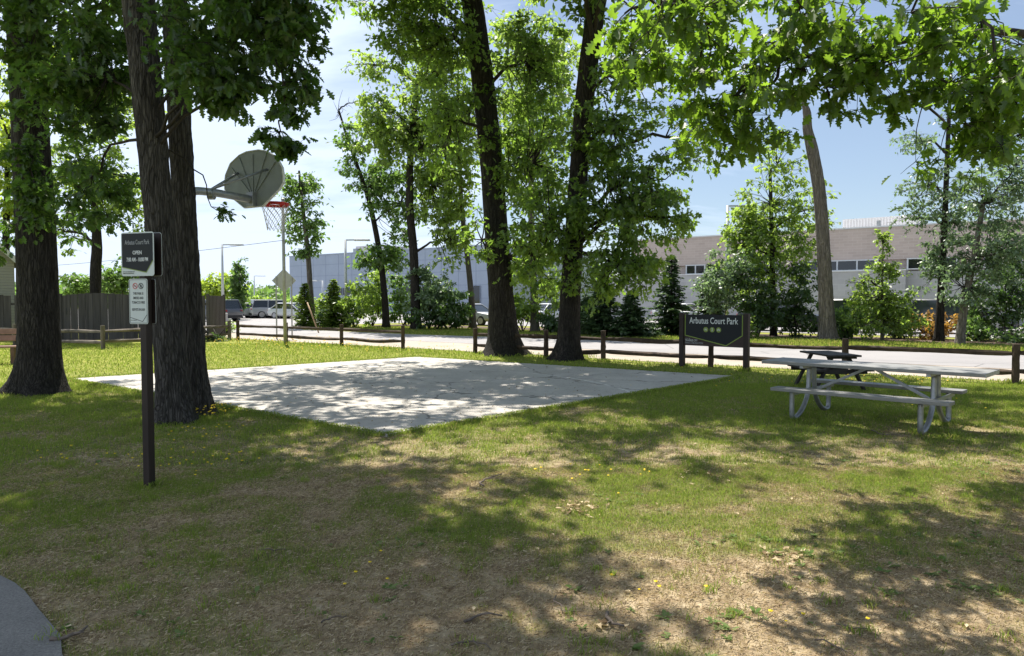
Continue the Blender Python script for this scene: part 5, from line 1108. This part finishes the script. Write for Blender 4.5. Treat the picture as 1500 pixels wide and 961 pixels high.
# ------------------------------------------------------------------ parked cars
def make_car(label, suv=False):
    root = thing('parked_car', label, 'car', (0, 0, 0)); L_, W_ = (4.7, 1.86) if suv else (4.6, 1.8); h = 1.72 if suv else 1.44; bl = 1.02 if suv else .92
    # body: cross sections along x, lofted
    st = [(-2.3, .45, bl - .12, .78), (-2.22, .28, bl, .88), (-1.4, .24, bl + .02, .9), (0, .22, bl, .9), (1.2, .24, bl - .03, .9), (1.9, .27, bl - .12, .88), (2.22, .32, bl - .24, .82), (2.32, .42, bl - .36, .72)]
    v = []; 
    for x, z0, z1, w_ in st:
        w2 = w_ * W_ / 1.8; zm = z0 + (z1 - z0) * .55
        v += [(x, -w2 * .86, z0), (x, -w2, z0 + .14), (x, -w2 * 1.0, zm), (x, -w2 * .93, z1 - .04), (x, -w2 * .8, z1), (x, w2 * .8, z1), (x, w2 * .93, z1 - .04), (x, w2, zm), (x, w2, z0 + .14), (x, w2 * .86, z0)]
    n = 10; m = len(st); f = [(i * n + k, i * n + (k + 1) % n, (i + 1) * n + (k + 1) % n, (i + 1) * n + k) for i in range(m - 1) for k in range(n)] + [tuple(range(n))[::-1], tuple(range((m - 1) * n, m * n))]
    mb = MB(); mb.add(v, f)
    # roof skin and pillars
    rl, rr = (-2.0, .45) if suv else (-1.25, .25); bl0, br0 = (-2.22, 1.15) if suv else (-1.95, 1.05); wr = .60 * W_ / 1.8; wb = .80 * W_ / 1.8
    mb.add([(rl, -wr, h), (rr, -wr, h), (rr, wr, h), (rl, wr, h), (rl - .05, -wr - .05, h - .06), (rr + .08, -wr - .05, h - .06), (rr + .08, wr + .05, h - .06), (rl - .05, wr + .05, h - .06)], [(0, 1, 2, 3), (4, 5, 1, 0), (5, 6, 2, 1), (6, 7, 3, 2), (7, 4, 0, 3)])
    for s in (-1, 1):
        for (xa, xb) in ((rl, bl0), (rr, br0), ((rl + rr) / 2, (rl + rr) / 2 - .05)): mb.bar((xa, s * (wr + .03), h - .05), (xb, s * wb, bl - .02), .07, .05, (0, 1, 0))
    obj('body', mb, M['paint'], root, .02, True)
    g = MB(); g.add([(bl0 + .05, -wb + .01, bl - .02), (br0 - .04, -wb + .01, bl - .02), (br0 - .04, wb - .01, bl - .02), (bl0 + .05, wb - .01, bl - .02), (rl, -wr - .02, h - .07), (rr + .03, -wr - .02, h - .07), (rr + .03, wr + .02, h - .07), (rl, wr + .02, h - .07)], [(0, 1, 5, 4), (1, 2, 6, 5), (2, 3, 7, 6), (3, 0, 4, 7)]); obj('window', g, M['car_glass'], root)
    for x in (-1.4, 1.42):
        for s in (-1, 1):
            r_ = .36 if suv else .32; y = s * (W_ / 2 - .1); w_ = MB(); w_.lathe((x, y, r_), [(r_ * .7, -.11), (r_, -.09), (r_, .09), (r_ * .7, .11)], 20, 1); wh = obj('wheel', w_, M['black_rubber'], root); q = MB(); q.lathe((x, y + s * .10, r_), [(r_ * .66, -.02), (r_ * .6, .02), (.05, .03)], 16, 1); obj('rim', q, M['alloy'], wh)
    for s in (-1, 1):
        a = MB(); a.box((2.24, s * .62, bl - .33), (.12, .34, .13)); obj('headlight', a, M['lamp_clear'], root, .03); a = MB(); a.box((-2.25, s * .68, bl - .18), (.1, .28, .18)); obj('taillight', a, M['lamp_red'], root, .03)
        a = MB(); a.box((.85, s * (W_ / 2 + .04), bl + .05), (.14, .16, .11)); obj('mirror', a, M['trim'], root, .03)
    a = MB(); a.box((2.28, 0, .45), (.1, 1.5, .18)); obj('bumper', a, M['trim'], root, .03); a = MB(); a.box((-2.27, 0, .42), (.1, 1.6, .2)); obj('bumper', a, M['trim'], root, .03)
    return root
sed = make_car('dark blue grey sedan parked second from the board fence'); suv = make_car('dark grey sport utility car parked nearest the board fence end', True)
CG = 'cars parked in the lots'
def park(src, first, px, pyb, rz, label, col):
    p = G(px, pyb); 
    if first:
        src.location = p; src.rotation_euler = (0, 0, rz); src['label'] = label; src['group'] = CG
        for c in src.children_recursive: c.color = col
        return src
    return dup(src, p, rz, label, CG, col)
dark, grey, blu, wht, sil = (.03, .033, .04, 1), (.09, .092, .10, 1), (.03, .05, .10, 1), (.62, .64, .66, 1), (.36, .37, .39, 1)
rz0 = math.atan2(DR[1], DR[0])
park(suv, True, 314, 471, rz0 + PI + .1, 'dark grey sport utility car parked nearest the board fence end', grey)
park(sed, True, 354, 465.5, rz0 + 1.2, 'dark blue sedan parked just right of the grey sport utility car', blu)
park(sed, False, 372, 466, rz0 + 1.2, 'pale silver sedan in the row behind the fence post', sil)
park(sed, False, 388, 465.5, rz0 + 1.2, 'black sedan in the middle of the far parked row', dark)
park(suv, False, 403, 466, rz0 + 1.2, 'silver sport utility car parked left of the diamond sign', sil)
park(sed, False, 430, 467, rz0 + .2, 'white sedan parked to the right of the diamond sign', wht)
park(sed, False, 692, 476, rz0, 'silver blue car glimpsed left of the straight oak', sil)
park(sed, False, 812, 474, rz0 + 1.4, 'white car gleaming between the two oaks', wht)
park(sed, False, 1004, 474, rz0, 'silver car behind the spruces left of the name sign', sil)
park(suv, False, 1148, 485, rz0, 'dark sport utility car behind the shrubs right of the name sign', dark)
park(suv, False, 1275, 487, rz0, 'black sport utility car behind the young bright tree', dark)
park(suv, False, 1408, 489, rz0, 'dark sport utility car behind the orange shrub', dark)
